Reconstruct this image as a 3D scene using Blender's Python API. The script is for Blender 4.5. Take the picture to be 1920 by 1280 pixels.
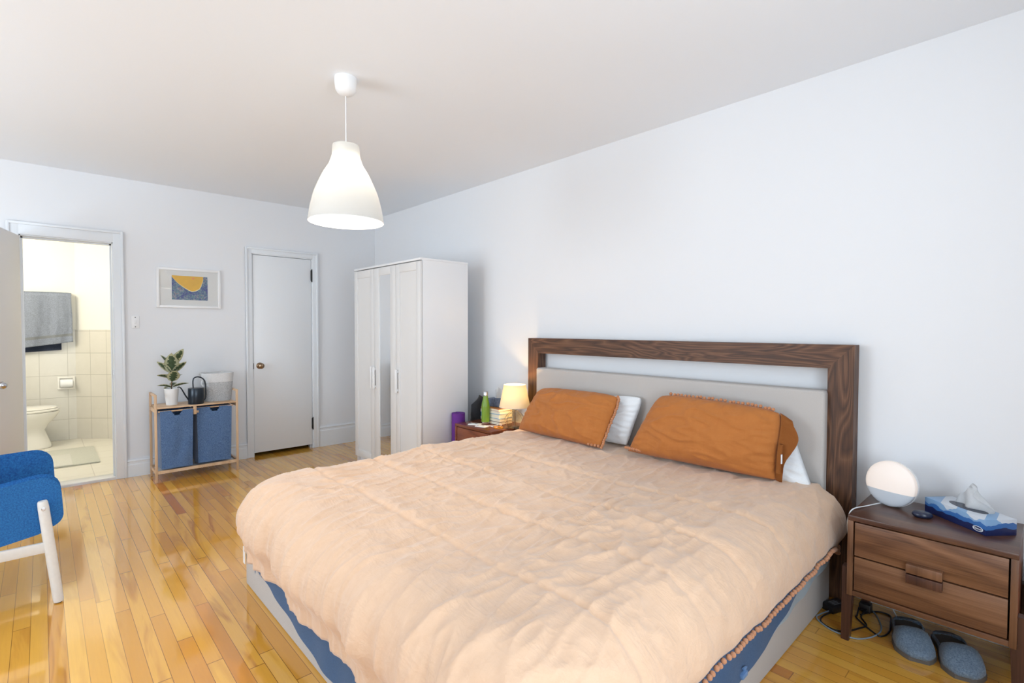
import bpy, bmesh, math, random
from mathutils import Vector, Matrix, noise, Euler
random.seed(7)
for o in list(bpy.data.objects): bpy.data.objects.remove(o)
S = bpy.context.scene; C = S.collection
PI = math.pi

# ------------------------------------------------------------------ camera
cd = bpy.data.cameras.new('camera'); cam = bpy.data.objects.new('camera', cd); C.objects.link(cam)
F, YAW, PITCH, ROLL, CZ = 946.8, 0.7501875, -0.02656, 0.00196, 1.33
cd.sensor_fit = 'HORIZONTAL'; cd.sensor_width = 36.0; cd.lens = F/1920*36.0; cd.clip_start = 0.02
fw = Vector((math.sin(YAW)*math.cos(PITCH), math.cos(YAW)*math.cos(PITCH), math.sin(PITCH)))
rt = Vector((math.cos(YAW), -math.sin(YAW), 0)); up = rt.cross(fw)
rt, up = rt*math.cos(ROLL)+up*math.sin(ROLL), up*math.cos(ROLL)-rt*math.sin(ROLL)
m = Matrix((rt, up, -fw)).transposed().to_4x4(); m.translation = Vector((0, 0, CZ)); cam.matrix_world = m
S.camera = cam

# ------------------------------------------------------------------ light
XR, YF, HC = 2.945, 5.579, 2.629          # right wall, far wall, ceiling
XL, YB = -2.5, -.75                       # left wall, back wall
W = bpy.data.worlds.new('sky'); S.world = W; W.use_nodes = True
W.node_tree.nodes['Background'].inputs[0].default_value = (0.72, 0.86, 1.0, 1)
W.node_tree.nodes['Background'].inputs[1].default_value = 2.2
S.view_settings.view_transform = 'Standard'; S.view_settings.look = 'None'
S.view_settings.gamma = 1; S.view_settings.use_curve_mapping = False
S.view_settings.exposure = 0.33
def area(name, loc, rot, sx, sy, power, col):
    l = bpy.data.lights.new(name, 'AREA'); l.shape = 'RECTANGLE'; l.size = sx; l.size_y = sy
    l.energy = power; l.color = col
    o = bpy.data.objects.new(name, l); C.objects.link(o); o.location = loc; o.rotation_euler = rot
    return o
def point(name, loc, power, col, r=.03):
    l = bpy.data.lights.new(name, 'POINT'); l.energy = power; l.color = col; l.shadow_soft_size = r
    o = bpy.data.objects.new(name, l); C.objects.link(o); o.location = loc
    return o
area('window_daylight_back', (.15, YB-.36, 1.35), (PI/2+.50, 0, 0), 2.5, 1.9, 52, (.83, .92, 1.0))
area('added_fill_left', (XL-.34, 3.3, 1.35), (0, -PI/2-.30, 0), 1.8, 2.3, 72, (.83, .92, 1.0))  # fill lamp added so that light reaches the far half of the room
point('pendant_light', (1.181, 2.543, 2.110), 24, (1, .90, .76), .025)
point('bathroom_light', (-.55, 6.7, 2.2), 34, (1, .96, .88), .2)
point('bedside_light', (2.72, 2.885, .812), 3.4, (1, .64, .27), .012)

# ------------------------------------------------------------------ materials
class NT:
    def __init__(s, name):
        s.m = bpy.data.materials.new(name); s.m.use_nodes = True
        s.t = s.m.node_tree; s.n = s.t.nodes; s.l = s.t.links
        s.p = s.n['Principled BSDF']; s.tc = None
    def node(s, ty, **kw):
        x = s.n.new(ty)
        for k, v in kw.items(): setattr(x, k, v)
        return x
    def put(s, sock, v):
        if v is None: return
        if isinstance(v, bpy.types.NodeSocket): s.l.new(v, sock)
        else: sock.default_value = v
    def obj(s):
        if not s.tc: s.tc = s.node('ShaderNodeTexCoord')
        return s.tc.outputs['Object']
    def math(s, op, a, b=None, c=None):
        x = s.node('ShaderNodeMath', operation=op)
        for i, v in enumerate((a, b, c)): s.put(x.inputs[i], v)
        return x.outputs[0]
    def sep(s, v):
        x = s.node('ShaderNodeSeparateXYZ'); s.put(x.inputs[0], v); return x.outputs
    def comb(s, a=0, b=0, c=0):
        x = s.node('ShaderNodeCombineXYZ')
        for i, v in enumerate((a, b, c)): s.put(x.inputs[i], v)
        return x.outputs[0]
    def map(s, v, scale=(1, 1, 1), loc=(0, 0, 0), rot=(0, 0, 0)):
        x = s.node('ShaderNodeMapping'); s.put(x.inputs[0], v)
        x.inputs['Scale'].default_value = scale; x.inputs['Location'].default_value = loc; x.inputs['Rotation'].default_value = rot
        return x.outputs[0]
    def noise(s, v, sc=5, det=3, rough=.5, dist=0):
        x = s.node('ShaderNodeTexNoise'); s.put(x.inputs['Vector'], v)
        x.inputs['Scale'].default_value = sc; x.inputs['Detail'].default_value = det
        x.inputs['Roughness'].default_value = rough; x.inputs['Distortion'].default_value = dist
        return x.outputs['Fac']
    def white(s, v):
        x = s.node('ShaderNodeTexWhiteNoise', noise_dimensions='3D'); s.put(x.inputs['Vector'], v); return x.outputs
    def ramp(s, f, stops):
        x = s.node('ShaderNodeValToRGB'); s.put(x.inputs[0], f); e = x.color_ramp.elements
        while len(e) < len(stops): e.new(.5)
        for k, (p, c) in enumerate(stops): e[k].position = p; e[k].color = (*c, 1)
        return x.outputs[0]
    def mix(s, f, a, b, bt='MIX'):
        x = s.node('ShaderNodeMix', data_type='RGBA', blend_type=bt)
        s.put(x.inputs[0], f)
        s.put(x.inputs[6], (*a, 1) if isinstance(a, tuple) else a); s.put(x.inputs[7], (*b, 1) if isinstance(b, tuple) else b)
        return x.outputs[2]
    def bump(s, h, st=.2, d=.01):
        x = s.node('ShaderNodeBump'); s.put(x.inputs['Height'], h)
        x.inputs['Strength'].default_value = st; x.inputs['Distance'].default_value = d
        s.l.new(x.outputs[0], s.p.inputs['Normal'])
    def set(s, **kw):
        for k, v in kw.items():
            sock = s.p.inputs[k.replace('_', ' ')]
            s.put(sock, (*v, 1) if isinstance(v, tuple) and len(v) == 3 else v)
        return s.m

def plain(name, col, rough=.5, metal=0, var=0, sc=20, bump=0, bsc=200, spec=None, **kw):
    t = NT(name)
    if var:
        f = t.noise(t.obj(), sc, 3)
        t.set(Base_Color=t.mix(f, tuple(max(0, c*(1-var)) for c in col), tuple(min(1, c*(1+var)) for c in col)))
    else: t.set(Base_Color=col)
    if bump: t.bump(t.noise(t.obj(), bsc, 2), bump, .004)
    t.set(Roughness=rough, Metallic=metal)
    if spec is not None: t.p.inputs['Specular IOR Level'].default_value = spec
    for k, v in kw.items(): t.set(**{k: v})
    return t.m

def wood(name, dark, mid, light, axis, rough=.4, scale=1.0, ring=9, contrast=1):
    t = NT(name); o = t.obj()
    st = [1, 1, 1]; st['xyz'.index(axis)] = .13
    v = t.map(o, tuple(k*scale for k in st))
    big = t.noise(v, 5, 2, .5, .6)
    rings = t.math('FRACT', t.math('MULTIPLY', big, ring))
    tri = t.math('ABSOLUTE', t.math('SUBTRACT', t.math('MULTIPLY', rings, 2), 1))
    st2 = [1, 1, 1]; st2['xyz'.index(axis)] = .02
    fine = t.noise(t.map(o, tuple(k*scale for k in st2)), 160, 3, .6)
    f = t.math('ADD', t.math('MULTIPLY', tri, .36), t.math('MULTIPLY', fine, .64))
    t.set(Base_Color=t.ramp(f, [(.18, dark), (.5, mid), (.8, light)]), Roughness=rough)
    t.bump(fine, .08, .002)
    return t.m

def fabric(name, c1, c2, sc=300, rough=.9, bump=.25, sheen=.2, mott=0.0):
    t = NT(name); o = t.obj()
    f = t.noise(o, sc, 2, .7)
    f = t.math('ADD', t.math('MULTIPLY', t.math('SUBTRACT', f, .5), 1.8), .5)
    t.set(Base_Color=t.mix(f, c1, c2), Roughness=rough)
    t.p.inputs['Sheen Weight'].default_value = sheen
    t.bump(f, bump, .002)
    return t.m

def emis(name, col, strength, base=(.9, .9, .88), rough=.5):
    t = NT(name); t.set(Base_Color=base, Roughness=rough, Emission_Color=col); t.p.inputs['Emission Strength'].default_value = strength
    return t.m

def floor_mat():
    t = NT('maple strip floor'); x, y, z = t.sep(t.obj())
    PW, PL = .057, 1.15
    u = t.math('DIVIDE', x, PW); row = t.math('FLOOR', u); fu = t.math('FRACT', u)
    r1 = t.white(t.comb(row, 3.3, 0))[0]
    vv = t.math('ADD', t.math('DIVIDE', y, PL), t.math('MULTIPLY', r1, 7.31))
    seg = t.math('FLOOR', vv); fv = t.math('FRACT', vv)
    rnd = t.white(t.comb(row, seg, 1.7))[0]; rnd2 = t.white(t.comb(row, seg, 8.1))[0]
    base = t.ramp(rnd, [(0, (.50, .235, .040)), (.3, (.56, .285, .058)), (.55, (.60, .325, .075)), (.8, (.62, .345, .09)), (.94, (.50, .215, .04)), (1, (.42, .155, .028))])
    # flame grain, different in each board
    off = t.comb(t.math('MULTIPLY', rnd, 37), t.math('MULTIPLY', rnd2, 53), 0)
    va = t.node('ShaderNodeVectorMath', operation='ADD'); t.put(va.inputs[0], t.map(t.obj(), (9, .9, 1))); t.put(va.inputs[1], off)
    g = t.noise(va.outputs[0], 1.2, 3, .55, 1.4)
    gr = t.math('SMOOTHSTEP' if False else 'MULTIPLY', t.math('MAXIMUM', t.math('SUBTRACT', g, .52), 0), 4.5)
    gr = t.math('MINIMUM', t.math('MULTIPLY', gr, t.math('POWER', rnd2, 1.2)), .75)
    col = t.mix(gr, t.mix(1.0, base, (1.36, 1.33, .92), 'MULTIPLY'), (.38, .115, .016))
    fine = t.noise(t.map(t.obj(), (140, 5, 1)), 1, 3, .6)
    col = t.mix(t.math('MULTIPLY', fine, .22), col, (.36, .15, .035))
    e1 = t.math('GREATER_THAN', t.math('ABSOLUTE', t.math('SUBTRACT', fu, .5)), .482)
    e2 = t.math('GREATER_THAN', t.math('ABSOLUTE', t.math('SUBTRACT', fv, .5)), .4985)
    gap = t.math('MAXIMUM', e1, e2)
    gapk = t.math('MULTIPLY', gap, t.math('ADD', .45, t.math('MULTIPLY', r1, .45)))
    col = t.mix(gapk, col, (.13, .045, .015))
    t.set(Base_Color=col, Roughness=t.math('ADD', .07, t.math('MULTIPLY', t.noise(t.obj(), 6, 3), .07)))
    t.p.inputs['Coat Weight'].default_value = .75; t.p.inputs['Coat Roughness'].default_value = .05; t.p.inputs['Coat IOR'].default_value = 1.55
    hh = t.math('ADD', t.math('MULTIPLY', gap, -1), t.math('MULTIPLY', t.noise(t.map(t.obj(), (14, 2, 1)), 1, 2), .7))
    t.bump(hh, .10, .002)
    return t.m

def tile_mat(name, c1, c2, grout, size, axes, gw=.012, rough=.25, off=(0, 0)):
    t = NT(name); s = t.sep(t.obj())
    u = t.math('ADD', t.math('DIVIDE', s[axes[0]], size[0]), off[0]); v = t.math('ADD', t.math('DIVIDE', s[axes[1]], size[1]), off[1])
    f = t.noise(t.obj(), 9, 4, .6)
    rnd = t.white(t.comb(t.math('FLOOR', u), t.math('FLOOR', v), .5))[0]
    col = t.mix(t.math('ADD', t.math('MULTIPLY', f, .8), t.math('MULTIPLY', rnd, .2)), c1, c2)
    e = t.math('MAXIMUM', t.math('ABSOLUTE', t.math('SUBTRACT', t.math('FRACT', u), .5)), t.math('ABSOLUTE', t.math('SUBTRACT', t.math('FRACT', v), .5)))
    g = t.math('GREATER_THAN', e, .5-gw)
    t.set(Base_Color=t.mix(g, col, grout), Roughness=rough)
    return t.m

MT = {}
MT['wall'] = plain('white wall paint', (.80, .81, .83), .75, bump=.04, bsc=60)
MT['ceil'] = plain('white ceiling paint', (.86, .895, .94), .8, bump=.04, bsc=60)
MT['trim'] = plain('white trim paint', (.80, .83, .86), .35)
MT['doorp'] = plain('white door paint', (.82, .84, .86), .35)
MT['door2'] = plain('grey white door paint', (.80, .79, .79), .65)
MT['floor'] = floor_mat()
MT['bathwall'] = plain('cream bathroom paint', (.88, .86, .78), .6)
MT['tile'] = tile_mat('cream wall tile', (.66, .64, .57), (.76, .74, .68), (.50, .48, .42), (.245, .26), (0, 2), .010, off=(.1, .06))
MT['tile_side'] = tile_mat('cream side wall tile', (.66, .63, .55), (.76, .73, .66), (.48, .46, .40), (.19, .26), (0, 2), .012, off=(.1, .06))
MT['tile_floor'] = tile_mat('cream floor tile', (.74, .70, .60), (.82, .79, .70), (.55, .50, .42), (.33, .33), (0, 1), .008, .3)
MT['marble'] = plain('white marble sill', (.78, .78, .77), .2, var=.08, sc=14)
MT['dark'] = plain('closet interior painted as shade', (.03, .025, .02), .9)  # near black stands in for the shade inside the closet
MT['melamine'] = plain('white melamine', (.82, .82, .83), .35)
MT['melamine_shaded'] = plain('white melamine shaded front', (.74, .73, .72), .4)  # door side's weaker light put into a darker, warmer white than the carcass
MT['mirror'] = plain('mirror glass', (.92, .94, .95), .015, 1)
MT['brass'] = plain('aged brass', (.28, .19, .12), .22, 1)
MT['steel'] = plain('brushed steel', (.55, .55, .57), .25, 1)
MT['black'] = plain('black plastic', (.012, .012, .014), .35)
MT['hinge'] = plain('black iron hinge', (.02, .02, .02), .5, .5)
MT['walnut_h'] = wood('walnut veneer along y', (.020, .007, .003), (.092, .035, .014), (.19, .090, .043), 'y', .5, 1.9, 14)
MT['walnut_v'] = wood('walnut veneer upright', (.020, .007, .003), (.088, .034, .014), (.18, .085, .041), 'z', .5, 1.9, 14)
MT['ns_y'] = wood('walnut nightstand veneer', (.075, .030, .014), (.185, .082, .038), (.26, .13, .066), 'y', .38, 1.2, 6)
MT['ns_top'] = wood('walnut nightstand top', (.045, .018, .011), (.085, .036, .022), (.12, .055, .034), 'y', .28, 1.2, 5)
MT['ns_z'] = wood('walnut nightstand frame', (.09, .038, .018), (.17, .078, .038), (.23, .11, .058), 'z', .38, 1.2, 5)
MT['ns_leg'] = wood('dark walnut leg', (.035, .013, .009), (.07, .028, .018), (.11, .045, .028), 'z', .35, 1.2, 5)
MT['cherry'] = wood('reddish walnut', (.08, .018, .008), (.19, .048, .02), (.27, .08, .032), 'y', .3, 1.2, 5)
MT['cherry_t'] = wood('reddish walnut top', (.10, .026, .012), (.17, .045, .02), (.23, .07, .03), 'y', .22, 1.2, 4)
MT['greige'] = fabric('greige linen upholstery', (.42, .39, .37), (.56, .53, .50), 500, .95, .15, .15)
MT['white_linen'] = fabric('white cotton', (.74, .77, .80), (.82, .85, .87), 250, .9, .1, .2)
MT['sheet'] = fabric('pale blue white sheet', (.60, .72, .82), (.70, .82, .90), 250, .9, .1, .2)
MT['blue_quilt'] = fabric('blue cotton quilt', (.075, .17, .36), (.12, .25, .48), 260, .9, .1, .25)
MT['towel'] = fabric('grey terry towel', (.34, .38, .46), (.64, .70, .82), 120, .95, .2, .3)
MT['towel_band'] = fabric('pale grey towel band', (.36, .38, .41), (.46, .48, .51), 300, .95, .2, .3)
MT['towel_dark'] = fabric('navy towel back', (.03, .045, .09), (.08, .10, .16), 190, .95, .5, .3)
MT['hamper'] = fabric('mottled blue canvas', (.020, .055, .15), (.14, .24, .42), 170, .95, .3, .2)
MT['chair'] = fabric('blue wool upholstery', (.003, .045, .20), (.020, .20, .52), 170, .95, .4, .25)
MT['felt'] = fabric('blue grey felt', (.07, .115, .18), (.25, .34, .44), 170, .95, .6, .3)
MT['sole'] = plain('grey rubber sole', (.14, .125, .11), .8)
MT['bamboo'] = wood('pale bamboo', (.50, .31, .17), (.62, .42, .26), (.70, .50, .33), 'z', .45, 1, 4)
MT['whitewood'] = plain('white washed wood', (.72, .70, .67), .5, var=.06, sc=60)
MT['white'] = plain('white plastic', (.85, .85, .85), .35)
MT['porcelain'] = plain('white porcelain', (.86, .84, .78), .08)
MT['ceramic'] = plain('white ceramic', (.82, .82, .82), .3)
MT['soil'] = plain('dark soil', (.04, .03, .02), .95, var=.4, sc=200)
MT['leaf'] = plain('grey green leaf', (.10, .16, .085), .45, var=.45, sc=45)
MT['leaf_edge'] = plain('cream leaf edge', (.66, .66, .45), .45, var=.12, sc=45)
MT['stem'] = plain('brown stem', (.16, .09, .05), .7)
MT['bud'] = plain('red leaf bud', (.55, .20, .10), .5)
MT['can'] = plain('black blue metal', (.012, .022, .035), .28, .3)
MT['rope_w'] = fabric('white cotton rope', (.60, .60, .60), (.78, .78, .78), 160, .95, .6, .2)
MT['rope_g'] = fabric('grey mottled rope', (.26, .27, .28), (.66, .67, .68), 130, .95, .6, .2)
MT['purple'] = plain('purple foam', (.12, .018, .24), .7, bump=.5, bsc=260)
MT['bagblack'] = fabric('black nylon', (.006, .006, .008), (.02, .02, .022), 120, .8, .5, .1)
MT['green'] = plain('lime green enamel', (.17, .30, .025), .3)
MT['paper'] = plain('book pages', (.80, .74, .60), .9, var=.08, sc=300)
def opal(name, tcol, dcol, rough):
    t = NT(name); t.set(Base_Color=dcol, Roughness=rough)
    tr = t.node('ShaderNodeBsdfTranslucent'); tr.inputs[0].default_value = (*tcol, 1)
    ad = t.node('ShaderNodeAddShader'); t.l.new(t.p.outputs[0], ad.inputs[0]); t.l.new(tr.outputs[0], ad.inputs[1])
    t.l.new(ad.outputs[0], t.n['Material Output'].inputs[0]); return t.m
MT['pendant'] = opal('white opal plastic shade', (.030, .0288, .0255), (.50, .50, .49), .3)
MT['shade'] = opal('cream lampshade fabric', (.075, .064, .036), (.62, .56, .42), .85)
MT['bulb'] = emis('lit bulb', (1, .93, .8), 6)
MT['wakeglow'] = emis('glowing wake up dome', (1, .76, .58), .26, (.66, .64, .63), .4)
MT['wakegrey'] = plain('grey white panel', (.55, .60, .66), .35)
MT['digits'] = emis('faint orange digits', (1, .45, .3), .5, (.5, .3, .28))
MT['print'] = plain('grey print', (.22, .24, .27), .6)
MT['printw'] = plain('white print', (.8, .82, .85), .6)
MT['tissue'] = fabric('white tissue paper', (.86, .87, .88), (.92, .93, .94), 120, .95, .1, .1)
MT['navy'] = plain('navy plastic', (.012, .018, .045), .25)
MT['burgundy'] = fabric('burgundy cloth', (.26, .010, .016), (.38, .020, .03), 200, .9, .3, .2)
MT['denim'] = fabric('dark blue patterned card', (.02, .035, .09), (.16, .2, .28), 70, .8, .1, .1)
MT['amber'] = plain('amber beads', (.75, .30, .03), .25)
MT['cable_grey'] = plain('grey cable', (.26, .32, .38), .45)
MT['cable_white'] = plain('white cable', (.75, .78, .8), .45)
MT['mat_board'] = plain('off white mat board', (.76, .76, .74), .9)
MT['rug'] = fabric('pale green bath mat', (.50, .50, .42), (.60, .60, .52), 90, .95, .4, .2)
MT['rugband'] = fabric('pale bath mat band', (.60, .59, .52), (.68, .67, .60), 90, .95, .4, .2)
MT['yellow'] = plain('painted yellow sky', (.80, .46, .03), .9, var=.18, sc=30)
MT['creamline'] = plain('painted cream line', (.85, .75, .45), .9)
MT['sunspot'] = plain('painted orange sun', (.85, .26, .12), .9)
def tube_glass(name, col):
    t = NT(name); t.set(Base_Color=col, Roughness=.03); t.p.inputs['Transmission Weight'].default_value = 1; t.p.inputs['IOR'].default_value = 1.3
    return t.m
MT['book_red'] = plain('dark red cover', (.12, .02, .015), .4); MT['book_cream'] = plain('cream cover', (.68, .64, .58), .4)
MT['book_white'] = plain('white cover', (.76, .77, .78), .4); MT['book_blue'] = plain('bright blue cover', (.03, .30, .62), .4); MT['book_tan'] = plain('orange brown cover', (.50, .21, .06), .4)
MT['glass'] = tube_glass('clear glass', (1, .97, .88))
def pane_mat():
    t = NT('thin picture glass'); n = t.n
    tr = n.new('ShaderNodeBsdfTransparent'); gl = n.new('ShaderNodeBsdfGlossy'); gl.inputs['Roughness'].default_value = .02
    mx = n.new('ShaderNodeMixShader'); mx.inputs[0].default_value = .07
    t.l.new(tr.outputs[0], mx.inputs[1]); t.l.new(gl.outputs[0], mx.inputs[2])
    t.l.new(mx.outputs[0], n['Material Output'].inputs[0]); return t.m
MT['pane'] = pane_mat()
def art_mat():
    t = NT('painted blue teal speckle'); v = t.node('ShaderNodeTexVoronoi'); t.put(v.inputs['Vector'], t.obj()); v.inputs['Scale'].default_value = 110
    r = t.white(t.map(v.outputs['Position'], (7, 7, 7)))[0]
    f = t.math('ADD', t.math('MULTIPLY', t.noise(t.obj(), 9, 3), .75), t.math('MULTIPLY', r, .35))
    t.set(Base_Color=t.ramp(f, [(.25, (.035, .03, .16)), (.42, (.05, .07, .28)), (.52, (.10, .16, .26)), (.62, (.10, .24, .27)), (.72, (.30, .32, .38)), (.85, (.28, .10, .10))]), Roughness=.9)
    return t.m
MT['art'] = art_mat()
def cloth_mat(name, c1, c2, sheen, bst=.3):
    t = NT(name); o = t.obj()
    n1 = t.noise(t.map(o, (1, 2.2, 1)), 16, 4, .6, .6); n2 = t.noise(o, 420, 2, .6)
    t.set(Base_Color=t.mix(t.math('ADD', t.math('MULTIPLY', n1, .7), t.math('MULTIPLY', n2, .3)), c1, c2), Roughness=.85)
    t.p.inputs['Sheen Weight'].default_value = sheen; t.p.inputs['Sheen Roughness'].default_value = .5
    def ridge(rot, st, sc, seed):
        n = t.noise(t.map(o, st, loc=(seed, seed*2, 0), rot=(0, 0, rot)), sc, 3, .55, .8)
        return t.math('POWER', t.math('SUBTRACT', 1, t.math('ABSOLUTE', t.math('MULTIPLY', t.math('SUBTRACT', n, .5), 3.2))), 3)
    h = t.math('ADD', ridge(.5, (1, .35, 1), 11, 1.3), ridge(1.7, (1, .4, 1), 8, 4.1))
    h = t.math('ADD', h, t.math('MULTIPLY', ridge(2.6, (1, .5, 1), 19, 7.7), .5))
    t.bump(t.math('ADD', t.math('MULTIPLY', h, .55), t.math('MULTIPLY', n2, .10)), bst, .010)
    return t.m
MT['duvet'] = cloth_mat('terracotta cotton paled by light', (.60, .38, .235), (.735, .515, .36), .38, .26)  # pillowcase fabric with the pale wash of light put into its colour
MT['case'] = cloth_mat('terracotta cotton', (.40, .125, .020), (.49, .175, .036), .10, .22)
MT['pom'] = fabric('terracotta wool', (.45, .20, .10), (.58, .29, .16), 300, .95, .4, .3)
MT['pom_p'] = fabric('terracotta wool dark', (.44, .17, .07), (.58, .26, .12), 300, .95, .4, .3)
def mountains():
    t = NT('blue mountain printed card'); s = t.sep(t.obj())
    w = t.math('ADD', s[0], t.math('MULTIPLY', s[1], .8))
    def layer(base, amp, sc, off):
        n = t.noise(t.comb(t.math('ADD', w, off), 0, 0), sc, 3, .5)
        return t.math('GREATER_THAN', t.math('ADD', base, t.math('MULTIPLY', t.math('SUBTRACT', n, .5), amp)), s[2])
    col = t.mix(layer(.058, .12, 9, 3.1), (.62, .66, .72), (.22, .38, .60))
    col = t.mix(layer(.042, .10, 11, 7.7), col, (.035, .14, .40))
    col = t.mix(layer(.026, .05, 12, 1.3), col, (.010, .018, .085))
    t.set(Base_Color=col, Roughness=.35); return t.m
MT['mountains'] = mountains()

# ------------------------------------------------------------------ builders
WM = {}   # world matrix of every object made here
def tag(o, label=None, cat=None, group=None, kind=None):
    if label: o['label'] = label
    if cat: o['category'] = cat
    if group: o['group'] = group
    if kind: o['kind'] = kind
    return o
def thing(name, label, cat, loc=(0, 0, 0), rz=0, group=None):
    o = bpy.data.objects.new(name, None); C.objects.link(o); o.empty_display_size = .05
    o.location = loc; o.rotation_euler = (0, 0, rz)
    WM[o] = Matrix.Translation(loc) @ Matrix.Rotation(rz, 4, 'Z')
    return tag(o, label, cat, group)
def obj(name, bm, mats, parent=None, local=False, smooth=True, ang=.7, origin=None, label=None):
    """one mesh object; bm is in world space unless local is set"""
    M = WM[parent] if parent else Matrix.Translation(origin or (0, 0, 0))
    if not local: bm.transform(M.inverted())
    me = bpy.data.meshes.new(name); bmesh.ops.recalc_face_normals(bm, faces=bm.faces[:])
    bm.to_mesh(me); bm.free()
    for k in (mats if isinstance(mats, (list, tuple)) else [mats]): me.materials.append(MT[k])
    if smooth:
        me.polygons.foreach_set('use_smooth', [True]*len(me.polygons)); me.set_sharp_from_angle(angle=ang)
    o = bpy.data.objects.new(name, me); C.objects.link(o)
    if parent: o.parent = parent
    else: o.location = origin or (0, 0, 0)
    WM[o] = M
    if label: o['label'] = label
    return o
def struct(name, bm, mats, parent=None, **kw):
    o = obj(name, bm, mats, parent, **kw)
    if not parent: o['kind'] = 'structure'
    return o
def nb(): return bmesh.new()
def merge(bm, b2, mi=0):
    for f in b2.faces: f.material_index = mi
    me = bpy.data.meshes.new('t'); b2.to_mesh(me); b2.free(); bm.from_mesh(me); bpy.data.meshes.remove(me)
def box(bm, lo, hi, bev=0, seg=2, mi=0, M=None):
    b = bmesh.new(); bmesh.ops.create_cube(b, size=1)
    lo = Vector(lo); hi = Vector(hi); c = (lo+hi)/2; d = hi-lo
    for v in b.verts: v.co = Vector((v.co.x*d.x, v.co.y*d.y, v.co.z*d.z))+c
    if bev: bmesh.ops.bevel(b, geom=b.edges[:], offset=bev, segments=seg, affect='EDGES', profile=.5)
    if M: b.transform(M)
    merge(bm, b, mi); return bm
def lathe(bm, prof, c=(0, 0, 0), n=32, M=None, mi=0, caps=True):
    b = bmesh.new(); rings = []
    for r, z in prof:
        if r < 1e-6: rings.append([b.verts.new((0, 0, z))])
        else: rings.append([b.verts.new((r*math.cos(2*PI*k/n), r*math.sin(2*PI*k/n), z)) for k in range(n)])
    for A, B in zip(rings, rings[1:]):
        for k in range(n):
            j = (k+1) % n
            if len(A) == 1 and len(B) == 1: continue
            if len(A) == 1: b.faces.new((A[0], B[k], B[j]))
            elif len(B) == 1: b.faces.new((A[k], A[j], B[0]))
            else: b.faces.new((A[k], A[j], B[j], B[k]))
    if caps:
        for R in (rings[0], rings[-1]):
            if len(R) > 2: b.faces.new(R)
    b.transform((M if M else Matrix.Identity(4)))
    b.transform(Matrix.Translation(c)); merge(bm, b, mi); return bm
def smoothpath(pts, k=6):
    P = [Vector(p) for p in pts]; out = []
    for i in range(len(P)-1):
        p0 = P[max(i-1, 0)]; p1 = P[i]; p2 = P[i+1]; p3 = P[min(i+2, len(P)-1)]
        for j in range(k):
            t = j/k
            out.append(.5*((2*p1)+(p2-p0)*t+(2*p0-5*p1+4*p2-p3)*t*t+(3*p1-p0-3*p2+p3)*t**3))
    return out+[P[-1]]
def tube(bm, pts, r, n=10, mi=0, closed=False, caps=True):
    pts = [Vector(p) for p in pts]; N = len(pts); b = bmesh.new(); rings = []
    rr = r if isinstance(r, (list, tuple)) else [r]*N
    prev = None
    for i, p in enumerate(pts):
        a = pts[i-1] if (i > 0 or closed) else p; c = pts[(i+1) % N] if (i < N-1 or closed) else p
        t = (c-a).normalized()
        if prev is None: prev = t.orthogonal().normalized()
        u = (prev-t*prev.dot(t)); u = u.normalized() if u.length > 1e-6 else t.orthogonal().normalized(); w = t.cross(u); prev = u
        rings.append([b.verts.new(p+(u*math.cos(2*PI*k/n)+w*math.sin(2*PI*k/n))*rr[i]) for k in range(n)])
    for i in range(N if closed else N-1):
        A, B = rings[i], rings[(i+1) % N]
        for k in range(n): b.faces.new((A[k], A[(k+1) % n], B[(k+1) % n], B[k]))
    if caps and not closed: b.faces.new(rings[0]); b.faces.new(rings[-1])
    merge(bm, b, mi); return bm
def grid(bm, fn, nu, nv, mi=0, mif=None):
    V = [[bm.verts.new(fn(i/nu, j/nv)) for j in range(nv+1)] for i in range(nu+1)]
    for i in range(nu):
        for j in range(nv):
            f = bm.faces.new((V[i][j], V[i+1][j], V[i+1][j+1], V[i][j+1])); f.material_index = mif(i, j) if mif else mi
    return V
def prism(bm, poly, axis, lo, hi, mi=0):
    """polygon (2-D points) extruded along axis 0/1/2 from lo to hi"""
    def P(a, b, h):
        v = [a, b]; v.insert(axis, h); return v
    b = bmesh.new()
    A = [b.verts.new(P(p[0], p[1], lo)) for p in poly]; B = [b.verts.new(P(p[0], p[1], hi)) for p in poly]
    b.faces.new(A); b.faces.new(B[::-1])
    for k in range(len(A)): b.faces.new((A[k], A[(k+1) % len(A)], B[(k+1) % len(A)], B[k]))
    merge(bm, b, mi); return bm
def sphere(bm, c, r, mi=0, sx=1, sy=1, sz=1, u=16, v=10):
    b = bmesh.new(); bmesh.ops.create_uvsphere(b, u_segments=u, v_segments=v, radius=r)
    for q in b.verts: q.co = Vector((q.co.x*sx, q.co.y*sy, q.co.z*sz))+Vector(c)
    merge(bm, b, mi); return bm
def text(name, body, size, M, mat, parent, ext=.0004):
    cu = bpy.data.curves.new('lettering', 'FONT'); cu.body = body; cu.size = size; cu.extrude = ext
    cu.align_x = 'CENTER'; cu.align_y = 'CENTER'; cu.resolution_u = 3
    o = bpy.data.objects.new('lettering', cu); C.objects.link(o); bpy.context.view_layer.update()
    me = bpy.data.meshes.new_from_object(o.evaluated_get(bpy.context.evaluated_depsgraph_get()))
    bpy.data.objects.remove(o); bm = bmesh.new(); bm.from_mesh(me); bpy.data.meshes.remove(me); bm.transform(M)
    return obj(name, bm, mat, parent, smooth=False)
def frame_matrix(o, x, y):
    x = Vector(x).normalized(); y = Vector(y); z = x.cross(y).normalized(); y = z.cross(x)
    M = Matrix((x, y, z)).transposed().to_4x4(); M.translation = Vector(o); return M
def sstep(a, b, x):
    t = min(1, max(0, (x-a)/(b-a))); return t*t*(3-2*t)
def N3(x, y, z=0): return noise.noise(Vector((x, y, z)))

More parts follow.
